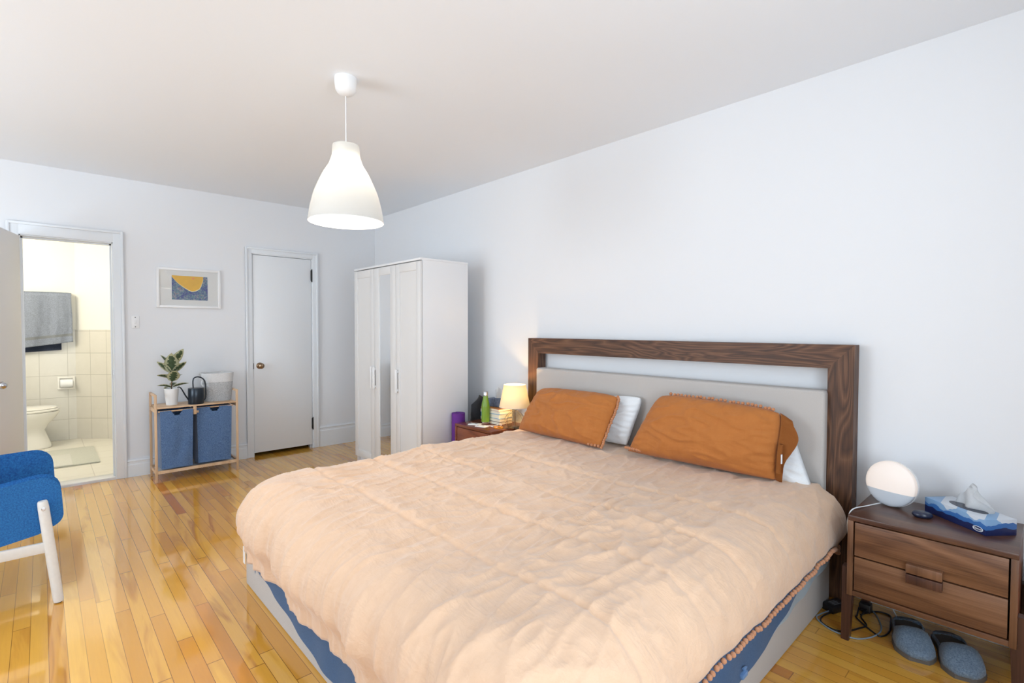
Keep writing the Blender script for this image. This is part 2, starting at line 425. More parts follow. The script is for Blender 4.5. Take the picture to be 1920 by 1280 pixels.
# ------------------------------------------------------------------ room shell
b = nb(); box(b, (XL-.1, YB-.1, -.06), (XR+.1, YF+.0, 0)); box(b, (1.4, YF, -.06), (2.4, 6.35, 0))
struct('floor', b, 'floor', smooth=False)
b = nb(); box(b, (XL-.1, YB-.1, HC), (XR+.1, YF+.12, HC+.1)); struct('ceiling', b, 'ceil', smooth=False)
b = nb(); box(b, (XR, YB-.1, 0), (XR+.1, YF+.12, HC)); struct('wall_right', b, 'wall', smooth=False)
BX0, BX1, BZ = -.118, .464, 2.062     # bathroom opening
CX0, CX1, CZT = 1.574, 2.188, 2.085   # closet opening
b = nb(); T = YF+.12
box(b, (XL-.1, YF, 0), (BX0, T, HC)); box(b, (BX0, YF, BZ), (BX1, T, HC)); box(b, (BX1, YF, 0), (CX0, T, HC))
box(b, (CX0, YF, CZT), (CX1, T, HC)); box(b, (CX1, YF, 0), (XR, T, HC))
struct('wall_far', b, 'wall', smooth=False)
def wall_with_window(name, axis, at, thick, a0, a1, w0, w1, z0, z1):
    b = nb()
    def bx(p0, p1, q0, q1):
        if axis == 'y': box(b, (p0, min(at, at+thick), q0), (p1, max(at, at+thick), q1))
        else: box(b, (min(at, at+thick), p0, q0), (max(at, at+thick), p1, q1))
    bx(a0, w0, 0, HC); bx(w1, a1, 0, HC); bx(w0, w1, 0, z0); bx(w0, w1, z1, HC)
    struct(name, b, 'wall', smooth=False)
wall_with_window('wall_back', 'y', YB, -.1, XL-.1, XR, -1.1, 1.4, .60, 2.45)
wall_with_window('wall_left', 'x', XL, -.1, YB, YF, 2.2, 4.4, .60, 2.45)  # opening added to let the left fill in
def window(name, axis, at, w0, w1, z0, z1):
    b = nb(); t = .05
    def bx(p0, p1, q0, q1):
        if axis == 'y': box(b, (p0, at-.08, q0), (p1, at-.03, q1))
        else: box(b, (at-.08, p0, q0), (at-.03, p1, q1))
    bx(w0, w1, z0, z0+t); bx(w0, w1, z1-t, z1); bx(w0, w0+t, z0, z1); bx(w1-t, w1, z0, z1)
    mid = (w0+w1)/2; bx(mid-.03, mid+.03, z0, z1)
    struct(name, b, 'trim', smooth=False)
window('window_1', 'y', YB, -1.1, 1.4, .60, 2.45); window('added_window_2', 'x', XL, 2.2, 4.4, .60, 2.45)  # the left wall window is added, out of view, to carry fill light

def casing(name, x0, x1, zt, w, zb=0, top=None):
    b = nb(); top = top or w
    for (a, c) in ((x0-w, x0), (x1, x1+w)):
        box(b, (a, YF-.014, zb), (c, YF+.0, zt+top), .003)
        s = a if a < x0-.001 else c-.02
        box(b, (s, YF-.024, zb), (s+.02, YF-.0, zt+top), .004)
    box(b, (x0-w, YF-.0135, zt), (x1+w, YF, zt+top), .003); box(b, (x0-w, YF-.0235, zt+top-.02), (x1+w, YF, zt+top), .004)
    # jamb lining
    box(b, (x0, YF-.004, zb), (x0+.008, T+.004, zt)); box(b, (x1-.008, YF-.004, zb), (x1, T+.004, zt)); box(b, (x0, YF-.004, zt-.008), (x1, T+.004, zt))
    # door stop
    box(b, (x1-.02, YF+.045, zb), (x1-.008, YF+.075, zt-.008)); box(b, (x0+.008, YF+.045, zb), (x0+.02, YF+.075, zt-.008)); box(b, (x0+.008, YF+.045, zt-.02), (x1-.008, YF+.075, zt-.008))
    return struct(name, b, 'trim')
casing('trim_1', CX0, CX1, CZT, .062); casing('trim_2', BX0, BX1, BZ, .072, top=.10)
b = nb(); box(b, (BX0+.008, YF-.01, -.02), (BX1-.008, T+.03, .022), .004); struct('trim_3', b, 'marble')
def baseboard(name, p0, p1, h, axis):
    b = nb(); prof = [(0, 0), (.014, 0), (.014, h-.05), (.010, h-.04), (.010, h-.022), (.016, h-.016), (.012, h), (0, h)]
    if axis == 'x': prism(b, [(YF-a, z) for a, z in prof], 0, p0, p1)
    else: prism(b, [(XR-a, z) for a, z in prof], 1, p0, p1)
    return struct(name, b, 'trim', ang=.3)
baseboard('baseboard_far', BX1+.072, CX0-.062, .155, 'x'); baseboard('baseboard_corner', CX1+.062, XR, .225, 'x'); baseboard('baseboard_right', YB, YF-.016, .16, 'y')
# closet void behind the closed door, its shade put into near-black walls
b = nb(); box(b, (CX0-.1, T+.6, 0), (CX1+.1, T+.64, HC)); box(b, (CX0-.14, T, 0), (CX0-.1, T+.64, HC)); box(b, (CX1+.1, T, 0), (CX1+.14, T+.64, HC)); box(b, (CX0-.14, T, HC-.04), (CX1+.14, T+.64, HC))
struct('wall_closet', b, 'dark', smooth=False)

# closet door
b = nb(); box(b, (CX0+.011, YF-.001, .040), (CX1-.011, YF+.036, CZT-.012), .002)
d1 = struct('door_1', b, 'doorp')
b = nb(); My = Matrix.Rotation(PI/2, 4, 'X')
lathe(b, [(0, -.002), (.033, -.002), (.033, .004), (.028, .010), (.013, .013), (.011, .032), (.018, .036), (.028, .045), (.030, .056), (.024, .066), (.012, .069), (0, .070)], (1.642, YF-.001, .937), 28, My)
obj('door_knob', b, 'brass', d1, label='round brass door knob')
for z in (.273, 1.90):
    b = nb(); box(b, (CX1-.016, YF-.010, z-.058), (CX1-.002, YF-.0005, z+.058), .002)
    tube(b, [(CX1-.006, YF-.012, z-.062), (CX1-.006, YF-.012, z+.062)], .006, 8); sphere(b, (CX1-.006, YF-.012, z+.065), .006, u=8, v=6); sphere(b, (CX1-.006, YF-.012, z-.065), .006, u=8, v=6)
    obj('hinge', b, 'hinge', d1, label='black door hinge')
b = nb(); box(b, (CX0+.006, YF-.005, .905), (CX0+.0115, YF+.0, .965)); obj('strike_plate', b, 'hinge', d1)
# bathroom door, standing open into the bedroom
ang = math.atan2(-.972, -.233); Md = Matrix.Translation((BX0+.004, YF-.012, 0)) @ Matrix.Rotation(ang, 4, 'Z')
b = nb(); box(b, (0, -.036, .012), (.655, 0, 2.05), .002, M=Md); d2 = struct('door_2', b, 'door2')
for s, y0 in ((1, 0.0), (-1, -.036)):
    b = nb(); Mk = Md @ Matrix.Translation((.597, y0, .925)) @ Matrix.Rotation(-s*PI/2, 4, 'X')
    lathe(b, [(0, 0), (.030, 0), (.030, .004), (.026, .009), (.011, .012), (.010, .026), (.017, .032), (.026, .044), (.027, .056), (.020, .070), (.010, .076), (0, .077)], (0, 0, 0), 28, Mk)
    obj('door_knob', b, 'steel', d2, label='steel door knob')
# strike on the right jamb
b = nb(); box(b, (BX1-.0105, YF+.012, .875), (BX1-.0075, YF+.036, .955)); obj('strike_plate', b, 'steel', bpy.data.objects['trim_2'])

# ------------------------------------------------------------------ bathroom
PX, PY = .293, 7.93
b = nb(); box(b, (-1.3, T-.04, -.06), (1.1, 8.3, -.001)); struct('floor_bathroom', b, 'tile_floor', smooth=False)
b = nb(); box(b, (-1.3, PY+.02, 0), (PX+.05, PY+.12, 2.5)); box(b, (-1.4, T, 0), (-1.3, PY+.12, 2.5))
struct('wall_bathroom_back', b, 'bathwall', smooth=False)
b = nb(); box(b, (-1.3, PY, 0), (PX, PY+.0195, 1.30)); struct('wall_bathroom_tile', b, 'tile', smooth=False)
L = math.hypot(.282, -.25); a2 = math.atan2(-.25, .282); Mo = Matrix.Translation((PX, PY, 0)) @ Matrix.Rotation(a2, 4, 'Z')
b = nb(); box(b, (0, 0, 0), (1.1, .0195, 1.30))
o = struct('wall_bathroom_side_tile', b, 'tile_side', smooth=False); o.matrix_world = Mo; WM[o] = Mo
b = nb(); box(b, (-.02, .02, 0), (1.2, .12, 2.5)); o = struct('wall_bathroom_side', b, 'bathwall', smooth=False); o.matrix_world = Mo; WM[o] = Mo
b = nb(); box(b, (-1.4, T, 2.45), (1.2, 8.3, 2.55)); struct('ceiling_bathroom', b, 'bathwall', smooth=False)
b = nb(); box(b, (1.1, T, 0), (1.2, 7.3, 2.5)); struct('wall_bathroom_right', b, 'bathwall', smooth=False)
# toilet (tank to the left, bowl facing right)
tl = thing('toilet', 'white porcelain toilet seen side-on inside the bathroom doorway', 'toilet', (-.15, 7.55, 0))
def oval(cx, cy, rx, ry, z, n=40, back=None):
    out = []
    for k in range(n):
        a = 2*PI*k/n; x = math.cos(a); y = math.sin(a)
        X = cx+rx*x if x > 0 else cx+rx*.9*math.copysign(abs(x)**.7, x)
        out.append(Vector((X, cy+ry*y, z)))
    return out
def loft(bm, rings, caps=(True, True), mi=0):
    R = [[bm.verts.new(p) for p in r] for r in rings]; n = len(R[0])
    for A, B in zip(R, R[1:]):
        for k in range(n):
            f = bm.faces.new((A[k], A[(k+1) % n], B[(k+1) % n], B[k])); f.material_index = mi
    if caps[0]: bm.faces.new(R[0][::-1]).material_index = mi
    if caps[1]: bm.faces.new(R[-1]).material_index = mi
b = nb(); cy = 7.6
loft(b, [oval(-.17, cy, .235, .13, .002), oval(-.17, cy, .235, .125, .03), oval(-.18, cy, .215, .105, .12), oval(-.185, cy, .195, .10, .20), oval(-.17, cy, .215, .125, .26), oval(-.14, cy, .245, .16, .33), oval(-.125, cy, .26, .18, .385), oval(-.125, cy, .255, .178, .40), oval(-.125, cy, .22, .14, .40), oval(-.13, cy, .19, .11, .34)])
obj('bowl', b, 'porcelain', tl, ang=1.2)
b = nb(); loft(b, [oval(-.13, cy, .25, .178, .403), oval(-.13, cy, .262, .187, .412), oval(-.13, cy, .262, .187, .422), oval(-.13, cy, .25, .178, .43)]); obj('seat', b, 'porcelain', tl)
b = nb(); loft(b, [oval(-.14, cy, .25, .18, .432), oval(-.14, cy, .258, .185, .438), oval(-.14, cy, .25, .178, .450), oval(-.15, cy, .16, .12, .456)]); obj('lid', b, 'porcelain', tl)
b = nb(); box(b, (-.66, cy-.2, .40), (-.44, cy+.2, .78), .03, 3); box(b, (-.67, cy-.21, .78), (-.43, cy+.21, .815), .012); box(b, (-.6, cy-.11, 0.002), (-.36, cy+.11, .42), .03); obj('tank', b, 'porcelain', tl)
# paper holder
tp = thing('toilet_paper_holder', 'white ceramic recessed toilet paper holder on the tiled bathroom wall', 'paper holder', (.205, PY, .68))
b = nb(); box(b, (.125, PY-.02, .600), (.285, PY-.0005, .622), .006); box(b, (.125, PY-.02, .728), (.285, PY-.0005, .75), .006); box(b, (.125, PY-.02, .61), (.148, PY-.0005, .74), .006); box(b, (.262, PY-.02, .61), (.285, PY-.0005, .74), .006); box(b, (.13, PY-.004, .61), (.28, PY-.0004, .74))
obj('surround', b, 'porcelain', tp)
b = nb(); lathe(b, [(0, -.055), (.046, -.055), (.046, .055), (0, .055)], (.205, PY-.052, .672), 24, Matrix.Rotation(PI/2, 4, 'Y')); obj('paper_roll', b, 'tissue', tp)
# towel bar and towel
tb = thing('towel_bar', 'white towel bar fixed to the bathroom wall above the tiles', 'towel bar', (.05, PY, 1.715))
b = nb(); tube(b, [(-.42, 7.875, 1.715), (.262, 7.875, 1.715)], .010, 12); obj('bar', b, 'porcelain', tb)
for x in (-.41, .255):
    b = nb(); box(b, (x-.014, 7.86, 1.70), (x+.014, PY+.0195, 1.73), .005); obj('bracket', b, 'porcelain', tb)
tw = thing('towel', 'grey terry towel draped over the white bar in the bathroom', 'towel', (.05, 7.87, 1.1))
def towel(front, zb, x0, x1, y0, th, z0=None):
    b = nb()
    def f(u, v):
        x = x0+(x1-x0)*u; zt = 1.727; bot = zb(u)
        z = zt+(bot-zt)*v
        fold = (.014*math.sin(u*17+v*1.5)+.022*N3(u*5, v*2, 3)+.010*max(0, 1-abs(N3(u*8, v*2.5, 9))*3)**2)*min(1, v*1.6+.15)
        y = y0-.004-fold-(.012 if v > .03 else 0)*front
        return Vector((x+.02*v*(u-.5)+.01*N3(v*3, u, 1), y, z))
    grid(b, f, 40, 40, mif=lambda i, j: 1 if 33 <= j <= 34 else 0)
    bmesh.ops.solidify(b, geom=b.faces[:], thickness=th); return b
obj('front_fold', towel(1, lambda u: 1.075+.085*u, -.30, .262, 7.855, .008), ['towel', 'towel_band'], tw, ang=2)
b = nb()
def f(u, v): return Vector((-.29+.46*u, 7.897+.008*math.sin(u*14)*v, 1.727+(1.035+.03*u-1.727)*v))
grid(b, f, 30, 20); bmesh.ops.solidify(b, geom=b.faces[:], thickness=.007); obj('back_fold', b, 'towel_dark', tw, ang=2, label='dark navy underside of the towel')
b = nb()
def f(u, v): return Vector((-.295+.555*u, 7.852+.045*v, 1.728+.006*math.sin(PI*v)))
grid(b, f, 20, 8); bmesh.ops.solidify(b, geom=b.faces[:], thickness=.005); obj('top_fold', b, 'towel', tw, ang=2)
# bath mat
bmx = thing('bath_mat', 'pale green grey bath mat on the bathroom floor tiles', 'bath mat', (.1, 6.85, 0))
b = nb(); box(b, (-.25, 6.38, .0), (.405, 7.27, .014), .006); obj('pile', b, 'rug', bmx)
b = nb(); box(b, (-.25, 6.38, .0142), (.20, 6.95, .0165), .001); obj('woven_band', b, 'rugband', bmx, label='paler woven half of the bath mat')

# ------------------------------------------------------------------ wardrobe
wx0, wx1, wy0, wy1, wz = 2.25, 2.735, 3.502, 4.682, 1.90
wd = thing('wardrobe', 'tall white three-door wardrobe with a mirror in the middle door', 'wardrobe', (2.49, 4.09, 0))
b = nb(); box(b, (wx0+.022, wy0, .0), (wx1, wy0+.018, wz-.018), .001); box(b, (wx0+.022, wy1-.018, .0), (wx1, wy1, wz-.018), .001)
box(b, (wx0, wy0-.0015, wz-.018), (wx1, wy1+.0015, wz), .0015); box(b, (wx1-.012, wy0+.018, .05), (wx1-.004, wy1-.018, wz-.018)); box(b, (wx0+.03, wy0+.018, .075), (wx1-.012, wy1-.018, .093)); box(b, (wx0+.05, wy0+.018, 0), (wx0+.068, wy1-.018, .075))
box(b, (wx0+.03, wy0+.40, .093), (wx1-.012, wy0+.416, wz-.018))
obj('carcass', b, 'melamine', wd)
dw = (wy1-wy0)/3
for k in range(3):
    y0 = wy0+dw*k+.0015; y1 = y0+dw-.003; zb, zt = .075, wz-.026
    b = nb(); fr = .064 if k != 1 else .092
    fx0, fx1 = wx0, wx0+.019
    box(b, (fx0, y0, zb), (fx1, y0+fr, zt), .0012); box(b, (fx0, y1-fr, zb), (fx1, y1, zt), .0012)
    box(b, (fx0, y0+fr-.001, zb), (fx1, y1-fr+.001, zb+.07), .0012); box(b, (fx0, y0+fr-.001, zt-.07), (fx1, y1-fr+.001, zt), .0012)
    if k != 1: box(b, (fx0+.008, y0+fr-.002, zb+.068), (fx1-.002, y1-fr+.002, zt-.068))
    dr = obj('door', b, 'melamine_shaded', wd)
    if k == 1:
        b = nb(); box(b, (fx0+.006, y0+fr-.002, zb+.068), (fx1-.002, y1-fr+.002, zt-.068)); obj('mirror', b, 'mirror', dr, smooth=False, label='narrow mirror panel')
    hy = {0: y1-.03, 1: y1-.022, 2: y0+.022}[k]
    b = nb(); box(b, (fx0-.026, hy-.013, .77), (fx0-.012, hy+.013, .97), .003); box(b, (fx0-.016, hy-.006, .78), (fx0+.002, hy+.006, .80)); box(b, (fx0-.016, hy-.006, .94), (fx0+.002, hy+.006, .96))
    obj('handle', b, 'white', dr)

# ------------------------------------------------------------------ picture and switch
pc = thing('framed_picture', 'small framed yellow and blue landscape print in a white frame on the far wall', 'picture', (1.03, YF, 1.5))
px0, px1, pz0, pz1 = .770, 1.288, 1.512, 1.882; fy = YF-.022
b = nb(); w = .022
for lo, hi in (((px0, fy, pz0), (px0+w, YF-.001, pz1)), ((px1-w, fy, pz0), (px1, YF-.001, pz1)), ((px0+w-.001, fy, pz0), (px1-w+.001, YF-.001, pz0+w)), ((px0+w-.001, fy, pz1-w), (px1-w+.001, YF-.001, pz1))): box(b, lo, hi, .002)
obj('frame', b, 'white', pc)
b = nb(); box(b, (px0+w-.002, YF-.012, pz0+w-.002), (px1-w+.002, YF-.002, pz1-w+.002)); obj('mat_board', b, 'mat_board', pc, smooth=False)
ax0, ax1, az0, az1 = .888, 1.178, 1.588, 1.812
b = nb(); box(b, (ax0-.003, YF-.0135, az0-.003), (ax1+.003, YF-.0118, az1+.003)); pr = obj('print', b, ['mat_board'], pc, smooth=False)
b = nb(); box(b, (ax0, YF-.0145, az0), (ax1, YF-.0133, az1)); obj('painted_hills', b, 'art', pr, smooth=False)
poly = [(.0, .0), (.0, .05), (.06, .15), (.15, .29), (.3, .45), (.45, .58), (.55, .635), (.65, .605), (.76, .52), (.81, .38), (.86, .18), (.875, 0)]
def A2(p, k=0): return (ax0+(ax1-ax0)*p[0], az1-(az1-az0)*p[1])
b = nb(); prism(b, [A2((p[0]+(.012 if 0 < i < 11 and p[0] > .55 else 0), p[1]*1.035) ) for i, p in enumerate(poly)], 1, YF-.0151, YF-.0144); obj('cream_outline', b, 'creamline', pr, smooth=False)
b = nb(); prism(b, [A2((max(p[0], .004), max(p[1]*.985, .0))) for p in poly], 1, YF-.0157, YF-.0150); obj('yellow_sky', b, 'yellow', pr, smooth=False)
b = nb(); lathe(b, [(0, 0), (.009, 0), (.009, .0006), (0, .0006)], (ax0+.59*(ax1-ax0), YF-.0157, az1-.09*(az1-az0)), 16, My); obj('orange_sun', b, 'sunspot', pr, smooth=False)
b = nb(); box(b, (px0+w-.001, YF-.0175, pz0+w-.001), (px1-w+.001, YF-.0165, pz1-w+.001)); obj('glazing', b, 'pane', pc, smooth=False)
sw = thing('light_switch', 'white wall switch plate beside the bathroom doorway', 'switch', (.613, YF, 1.377))
b = nb(); box(b, (.583, YF-.006, 1.322), (.643, YF-.0005, 1.432), .003); obj('plate', b, 'white', sw)
b = nb(); box(b, (.606, YF-.012, 1.362), (.620, YF-.005, 1.392), .003); obj('toggle', b, 'white', sw)
for z in (1.335, 1.419):
    b = nb(); sphere(b, (.613, YF-.0062, z), .0042, sy=.4, u=10, v=6); obj('screw', b, 'hinge', sw)

# ------------------------------------------------------------------ pendant lamp
px, py = 1.181, 2.543
SZ = lambda z: 1.33+(z-1.33)*1.0204
pl = thing('pendant_lamp', 'white bell-shaped pendant lamp hanging lit from the ceiling', 'lamp', (px, py, HC))
b = nb(); lathe(b, [(0, .002), (.056, .002), (.057, -.008), (.055, -.036), (.051, -.060), (.041, -.077), (.025, -.087), (.006, -.091), (0, -.091)], (px, py, HC-.002), 36); obj('canopy', b, 'white', pl)
b = nb(); tube(b, [(px, py, HC-.09), (px, py, 2.22)], .0028, 8); obj('cord', b, 'white', pl)
zs = [(.060, 2.262), (.0655, 2.258), (.068, 2.235), (.070, 2.208), (.083, 2.166), (.097, 2.142), (.112, 2.117), (.127, 2.086), (.144, 2.048), (.159, 2.010), (.169, 1.971), (.178, 1.933), (.1868, 1.872)]
prof = [(.02, 2.264)]+zs; outer = smoothpath([(r, 0, z) for r, z in [(r_*1.0204, SZ(z_)) for r_, z_ in prof]], 4)
b = nb(); lathe(b, [(p.x, p.z) for p in outer], (px, py, 0), 64, caps=False); sh = obj('shade', b, 'pendant', pl, ang=1.0)
b = nb(); tube(b, [(px+.1906*math.cos(2*PI*k/64), py+.1906*math.sin(2*PI*k/64), SZ(1.872)) for k in range(64)], .0016, 6, closed=True); obj('rim', b, 'white', sh)
b = nb(); lathe(b, [(0, .02), (.022, .02), (.022, -.04), (.016, -.045), (0, -.045)], (px, py, 2.24), 20); obj('lamp_socket', b, 'white', pl)
b = nb(); sphere(b, (px, py, 2.165), .022); lathe(b, [(.012, 2.20), (.014, 2.192), (.018, 2.179)], (px, py, 0), 16, caps=False); obj('bulb', b, 'bulb', pl)

# ------------------------------------------------------------------ bed
bed = thing('bed', 'king bed with dark walnut frame headboard and greige upholstered base', 'bed', (1.8, 1.78, 0))
b = nb(); box(b, (.757, .722, 0.0), (2.80, 2.838, .27), .012, 3); obj('base', b, 'greige', bed, label='greige upholstered platform base')
hx0, hx1, hy0, hy1, hz = 2.845, 2.928, .648, 2.862, 1.251
pw, tw_ = .112, .117
def hb(poly, mat, nm):
    b = nb(); prism(b, poly, 0, hx0, hx1); return obj(nm, b, mat, bed, smooth=False)
hb([(hy0, hz), (hy1, hz), (hy1-pw, hz-tw_), (hy0+pw, hz-tw_)], 'walnut_h', 'headboard_rail')
hb([(hy0, 0), (hy0+pw, 0), (hy0+pw, hz-tw_), (hy0, hz)], 'walnut_v', 'headboard_post')
hb([(hy1-pw, 0), (hy1, 0), (hy1, hz), (hy1-pw, hz-tw_)], 'walnut_v', 'headboard_post')
b = nb(); box(b, (2.802, .758, .10), (2.90, 2.735, 1.024), .016, 4); obj('headboard_panel', b, 'greige', bed, label='greige upholstered headboard panel')
b = nb()
def f(u, v): return Vector((.7445-.012*math.sin(v*PI), 2.815-.02*v+.028*u, .235-.10*v))
b2 = nb(); box(b2, (.742, 2.796, .12), (.7435, 2.828, .205)); obj('care_tag', b2, 'white', bed)
mat_ = nb(); box(mat_, (.80, .76, .271), (2.795, 2.80, .50), .06, 4)
obj('mattress', mat_, 'white_linen', bed)

def lerp_pts(x, P):
    if x <= P[0][0]: return P[0][1]
    for (a, c), (b_, d) in zip(P, P[1:]):
        if x <= b_: return c+(d-c)*(x-a)/(b_-a)
    return P[-1][1]
# blue blanket hanging below the duvet at foot and right side
def drape(name, mat, out, zb_foot, zb_side, x_end, label, cat, xs=.05):
    """thin cloth hugging mattress: top, foot drop and right/left drops"""
    b = nb(); R = .24
    x0, y0, y1 = .757-out, .722-out, 2.785+out; zt = .508-out*.2
    path = []  # along perimeter: right side (head -> foot), foot (right -> left), left side
    n1 = 60
    for k in range(n1+1): path.append((Vector((x_end+(x0+R-x_end)*k/n1, y0, 0)), Vector((0, -1, 0)), 's'))
    for k in range(1, 10):
        a = PI/2*k/10; path.append((Vector((x0+R-R*math.sin(a), y0+R-R*math.cos(a), 0)), None, 'c'))
    for k in range(n1+1): path.append((Vector((x0, y0+R+(y1-y0-2*R)*k/n1, 0)), Vector((-1, 0, 0)), 'f'))
    for k in range(1, 10):
        a = PI/2*k/10; path.append((Vector((x0+R-R*math.cos(a), y1-R+R*math.sin(a), 0)), None, 'c'))
    for k in range(n1+1): path.append((Vector((x0+R+(x_end-x0-R)*k/n1, y1, 0)), Vector((0, 1, 0)), 's'))
    cx, cyy = 1.9, 1.78; rows = []
    for i, (p, n, kind) in enumerate(path):
        if kind == 's': zb = zb_side(p.x)
        elif kind == 'f': zb = zb_foot(p.y)
        else: zb = .5*(zb_side(p.x)+zb_foot(p.y))
        d = Vector((cx-p.x, cyy-p.y, 0)).normalized()
        col = []
        for j in range(9):
            t = j/8; z = zb+(zt-.02-zb)*t
            w = .004*N3(i*.22, t*2.5, out*50)+.003*math.sin(i*.7+t*2)
            col.append(b.verts.new(Vector((p.x, p.y, z))-d*(w-.004*t)))
        col.append(b.verts.new(Vector((p.x, p.y, zt-.005))+d*.02)); col.append(b.verts.new(Vector((p.x, p.y, zt))+d*.08))
        rows.append(col)
    for A, B in zip(rows, rows[1:]):
        for j in range(len(A)-1): b.faces.new((A[j], B[j], B[j+1], A[j+1]))
    # top sheet
    inner = [r[-1] for r in rows]
    b.faces.new(inner)
    bmesh.ops.solidify(b, geom=b.faces[:], thickness=xs)
    return tag(obj(name, b, mat, origin=(1.8, 1.78, .5), ang=1.2), label, cat)
drape('flat_sheet', 'sheet', .017, lambda y: .22, lambda x: lerp_pts(x, [(1.4, .15), (1.9, .158), (2.155, .175), (2.36, .187), (2.465, .209), (2.69, .213), (2.735, .235)])+.003*math.sin(x*31), 2.735, 'pale blue white sheet edge showing beside the blue quilt at the right of the bed', 'sheet', .002)
drape('quilt', 'blue_quilt', .026, lambda y: .080+.110*sstep(1.75, 2.70, y)+.004*math.sin(y*7), lambda x: lerp_pts(x, [(1.0, .09), (1.69, .138), (1.8, .147), (1.92, .164), (2.07, .198), (2.195, .221), (2.376, .268), (2.5, .31), (2.7, .34)])+.003*math.sin(x*9), 2.70, 'blue quilt hanging below the terracotta duvet at the foot and side of the bed', 'quilt', .006)
b = nb(); box(b, (1.700, .685, .150), (1.742, .701, .168), .004); tube(b, [(1.72, .693, .166), (1.735, .690, .18), (1.71, .690, .185)], .004, 6)
obj('corner_tie', b, 'blue_quilt', bpy.data.objects['quilt'])

# duvet --------------------------------------------------------------
DZ = .566
FX, RY, LY = .668, .645, 2.852         # outermost foot / right / left
RC = .26                               # plan corner radius and profile inset
HEADX = 2.765
def duv_wr(x, y, L):
    d = .016*N3(x*1.7, y*1.7, 1.2)+.010*N3(x*4.2, y*3.1, 5)
    for sx in (1.06, 1.40, 1.715, 2.05):
        q = x-sx-.015*N3(y*3, sx, 2); d -= .012*math.exp(-(q/.012)**2)*(.6+.5*N3(y*2, sx*3, 8))
        d += .006*math.exp(-((q-.045)/.05)**2)+.003*math.exp(-((q+.05)/.05)**2)
    for sy in (1.10, 1.55, 2.0, 2.45):
        q = y-sy-.02*N3(x*3, sy, 4); d -= .0055*math.exp(-(q/.014)**2)*(.4+.6*abs(N3(x*2, sy*3, 9)))
    # crumpled patch near the right half
    w = math.exp(-((x-1.55)/.36)**2-((y-1.10)/.32)**2)
    r = 1-abs(N3(x*5.5+y*2.5, y*6.5-x*1.2, 11))*2.2
    d += w*.013*max(r, 0)**2
    r2 = 1-abs(N3(x*9+1.4*N3(x*3, y*3, 1), y*9, 21))*2.4; d += (.004+.005*w)*max(r2, 0)**2
    r3 = 1-abs(N3(x*3.4+y*1.3, y*11-x*2, 25))*2.6; d += .009*max(r3, 0)**3
    r4 = 1-abs(N3(x*2.2, y*5+x*1.5, 55))*3.2; d += .012*max(r4, 0)**4*(.4+.6*abs(N3(x*2, y*2, 77)))
    # one sharp long fold
    t = (x-1.70); q = (y-1.255)-.03*math.sin(t*7+.6)
    if -.25 < t < .36: d += .012*math.exp(-(q/.016)**2)*sstep(-.25, -.1, t)*(1-sstep(.2, .36, t))
    return d
def duv_point(base, n, L, along, hem_z, side):
    """L runs outward from the inset rectangle along n, over the rounded edge and down to the hem"""
    Rb = .185; flat = RC-Rb
    x = base+n*min(L, flat) if L < flat else None
    wr = duv_wr(base.x+n.x*min(L, .4), base.y+n.y*min(L, .4), L)
    if L <= flat:
        p = base+n*L; return Vector((p.x, p.y, DZ+wr))
    s = L-flat; arc = Rb*PI/2
    if s <= arc:
        a = s/Rb; q = flat+Rb*math.sin(a); z = DZ-Rb*(1-math.cos(a)); nn = n*math.sin(a)+Vector((0, 0, math.cos(a))); k = s/arc
    else:
        q = RC; dd = s-arc; z = DZ-Rb-dd; nn = n.copy(); k = 1
        q -= .042*sstep(0, .10, dd)
    fold = .014*N3(along*5.0, L*1.2, 31)+.010*N3(along*11, L*1.6, 37)
    rid = 1-abs(N3(along*6+L*.9, L*.7, 41))*2.4; fs = 1.45*abs(n.x)+.30*(1-abs(n.x))
    p = base+n*q+Vector((0, 0, z-base.z)); amp = sstep(.1, 1, k)
    return p+nn*(wr*(1-(.35+.45*(1-abs(n.x)))*amp)+amp*fs*(fold+.014*max(rid, 0)**2-.006))
ix0, iy0, iy1 = FX+RC, RY+RC, LY-RC
Rb = .185; Larc = (RC-Rb)+Rb*PI/2
def hemz(kind, p):
    if kind == 'r': return .336+.026*sstep(2.05, 2.36, p.x)-.020*sstep(2.5, 2.62, p.x)-.065*sstep(2.60, 2.78, p.x)+.005*math.sin(p.x*13)
    if kind == 'l': return .30
    return .232-.022*sstep(2.35, 2.8, p.y)+.006*math.sin(p.y*11)
nx, ny, nl, nc = 260, 260, 48, 40
b = nb()
Xs = [HEADX+(ix0-HEADX)*i/nx for i in range(nx+1)]; Ys = [iy0+(iy1-iy0)*j/ny for j in range(ny+1)]
G = [[None]*(ny+1) for _ in range(nx+1)]
for i, x in enumerate(Xs):
    for j, y in enumerate(Ys): G[i][j] = b.verts.new((x, y, DZ+duv_wr(x, y, 0)))
for i in range(nx):
    for j in range(ny): b.faces.new((G[i][j], G[i+1][j], G[i+1][j+1], G[i][j+1]))
per = []  # (base, normal, kind, vertex)
for i in range(nx+1): per.append((Vector((Xs[i], iy0, 0)), Vector((0, -1, 0)), 'r', G[i][0]))
for k in range(1, nc): a = PI/2*k/nc; per.append((Vector((ix0, iy0, 0)), Vector((-math.sin(a), -math.cos(a), 0)), 'cr', G[nx][0]))
for j in range(ny+1): per.append((Vector((ix0, Ys[j], 0)), Vector((-1, 0, 0)), 'f', G[nx][j]))
for k in range(1, nc): a = PI/2*k/nc; per.append((Vector((ix0, iy1, 0)), Vector((-math.cos(a), math.sin(a), 0)), 'cl', G[nx][ny]))
for i in range(nx, -1, -1): per.append((Vector((Xs[i], iy1, 0)), Vector((0, 1, 0)), 'l', G[i][ny]))
prev = None; hem = []; along = 0; lastp = None
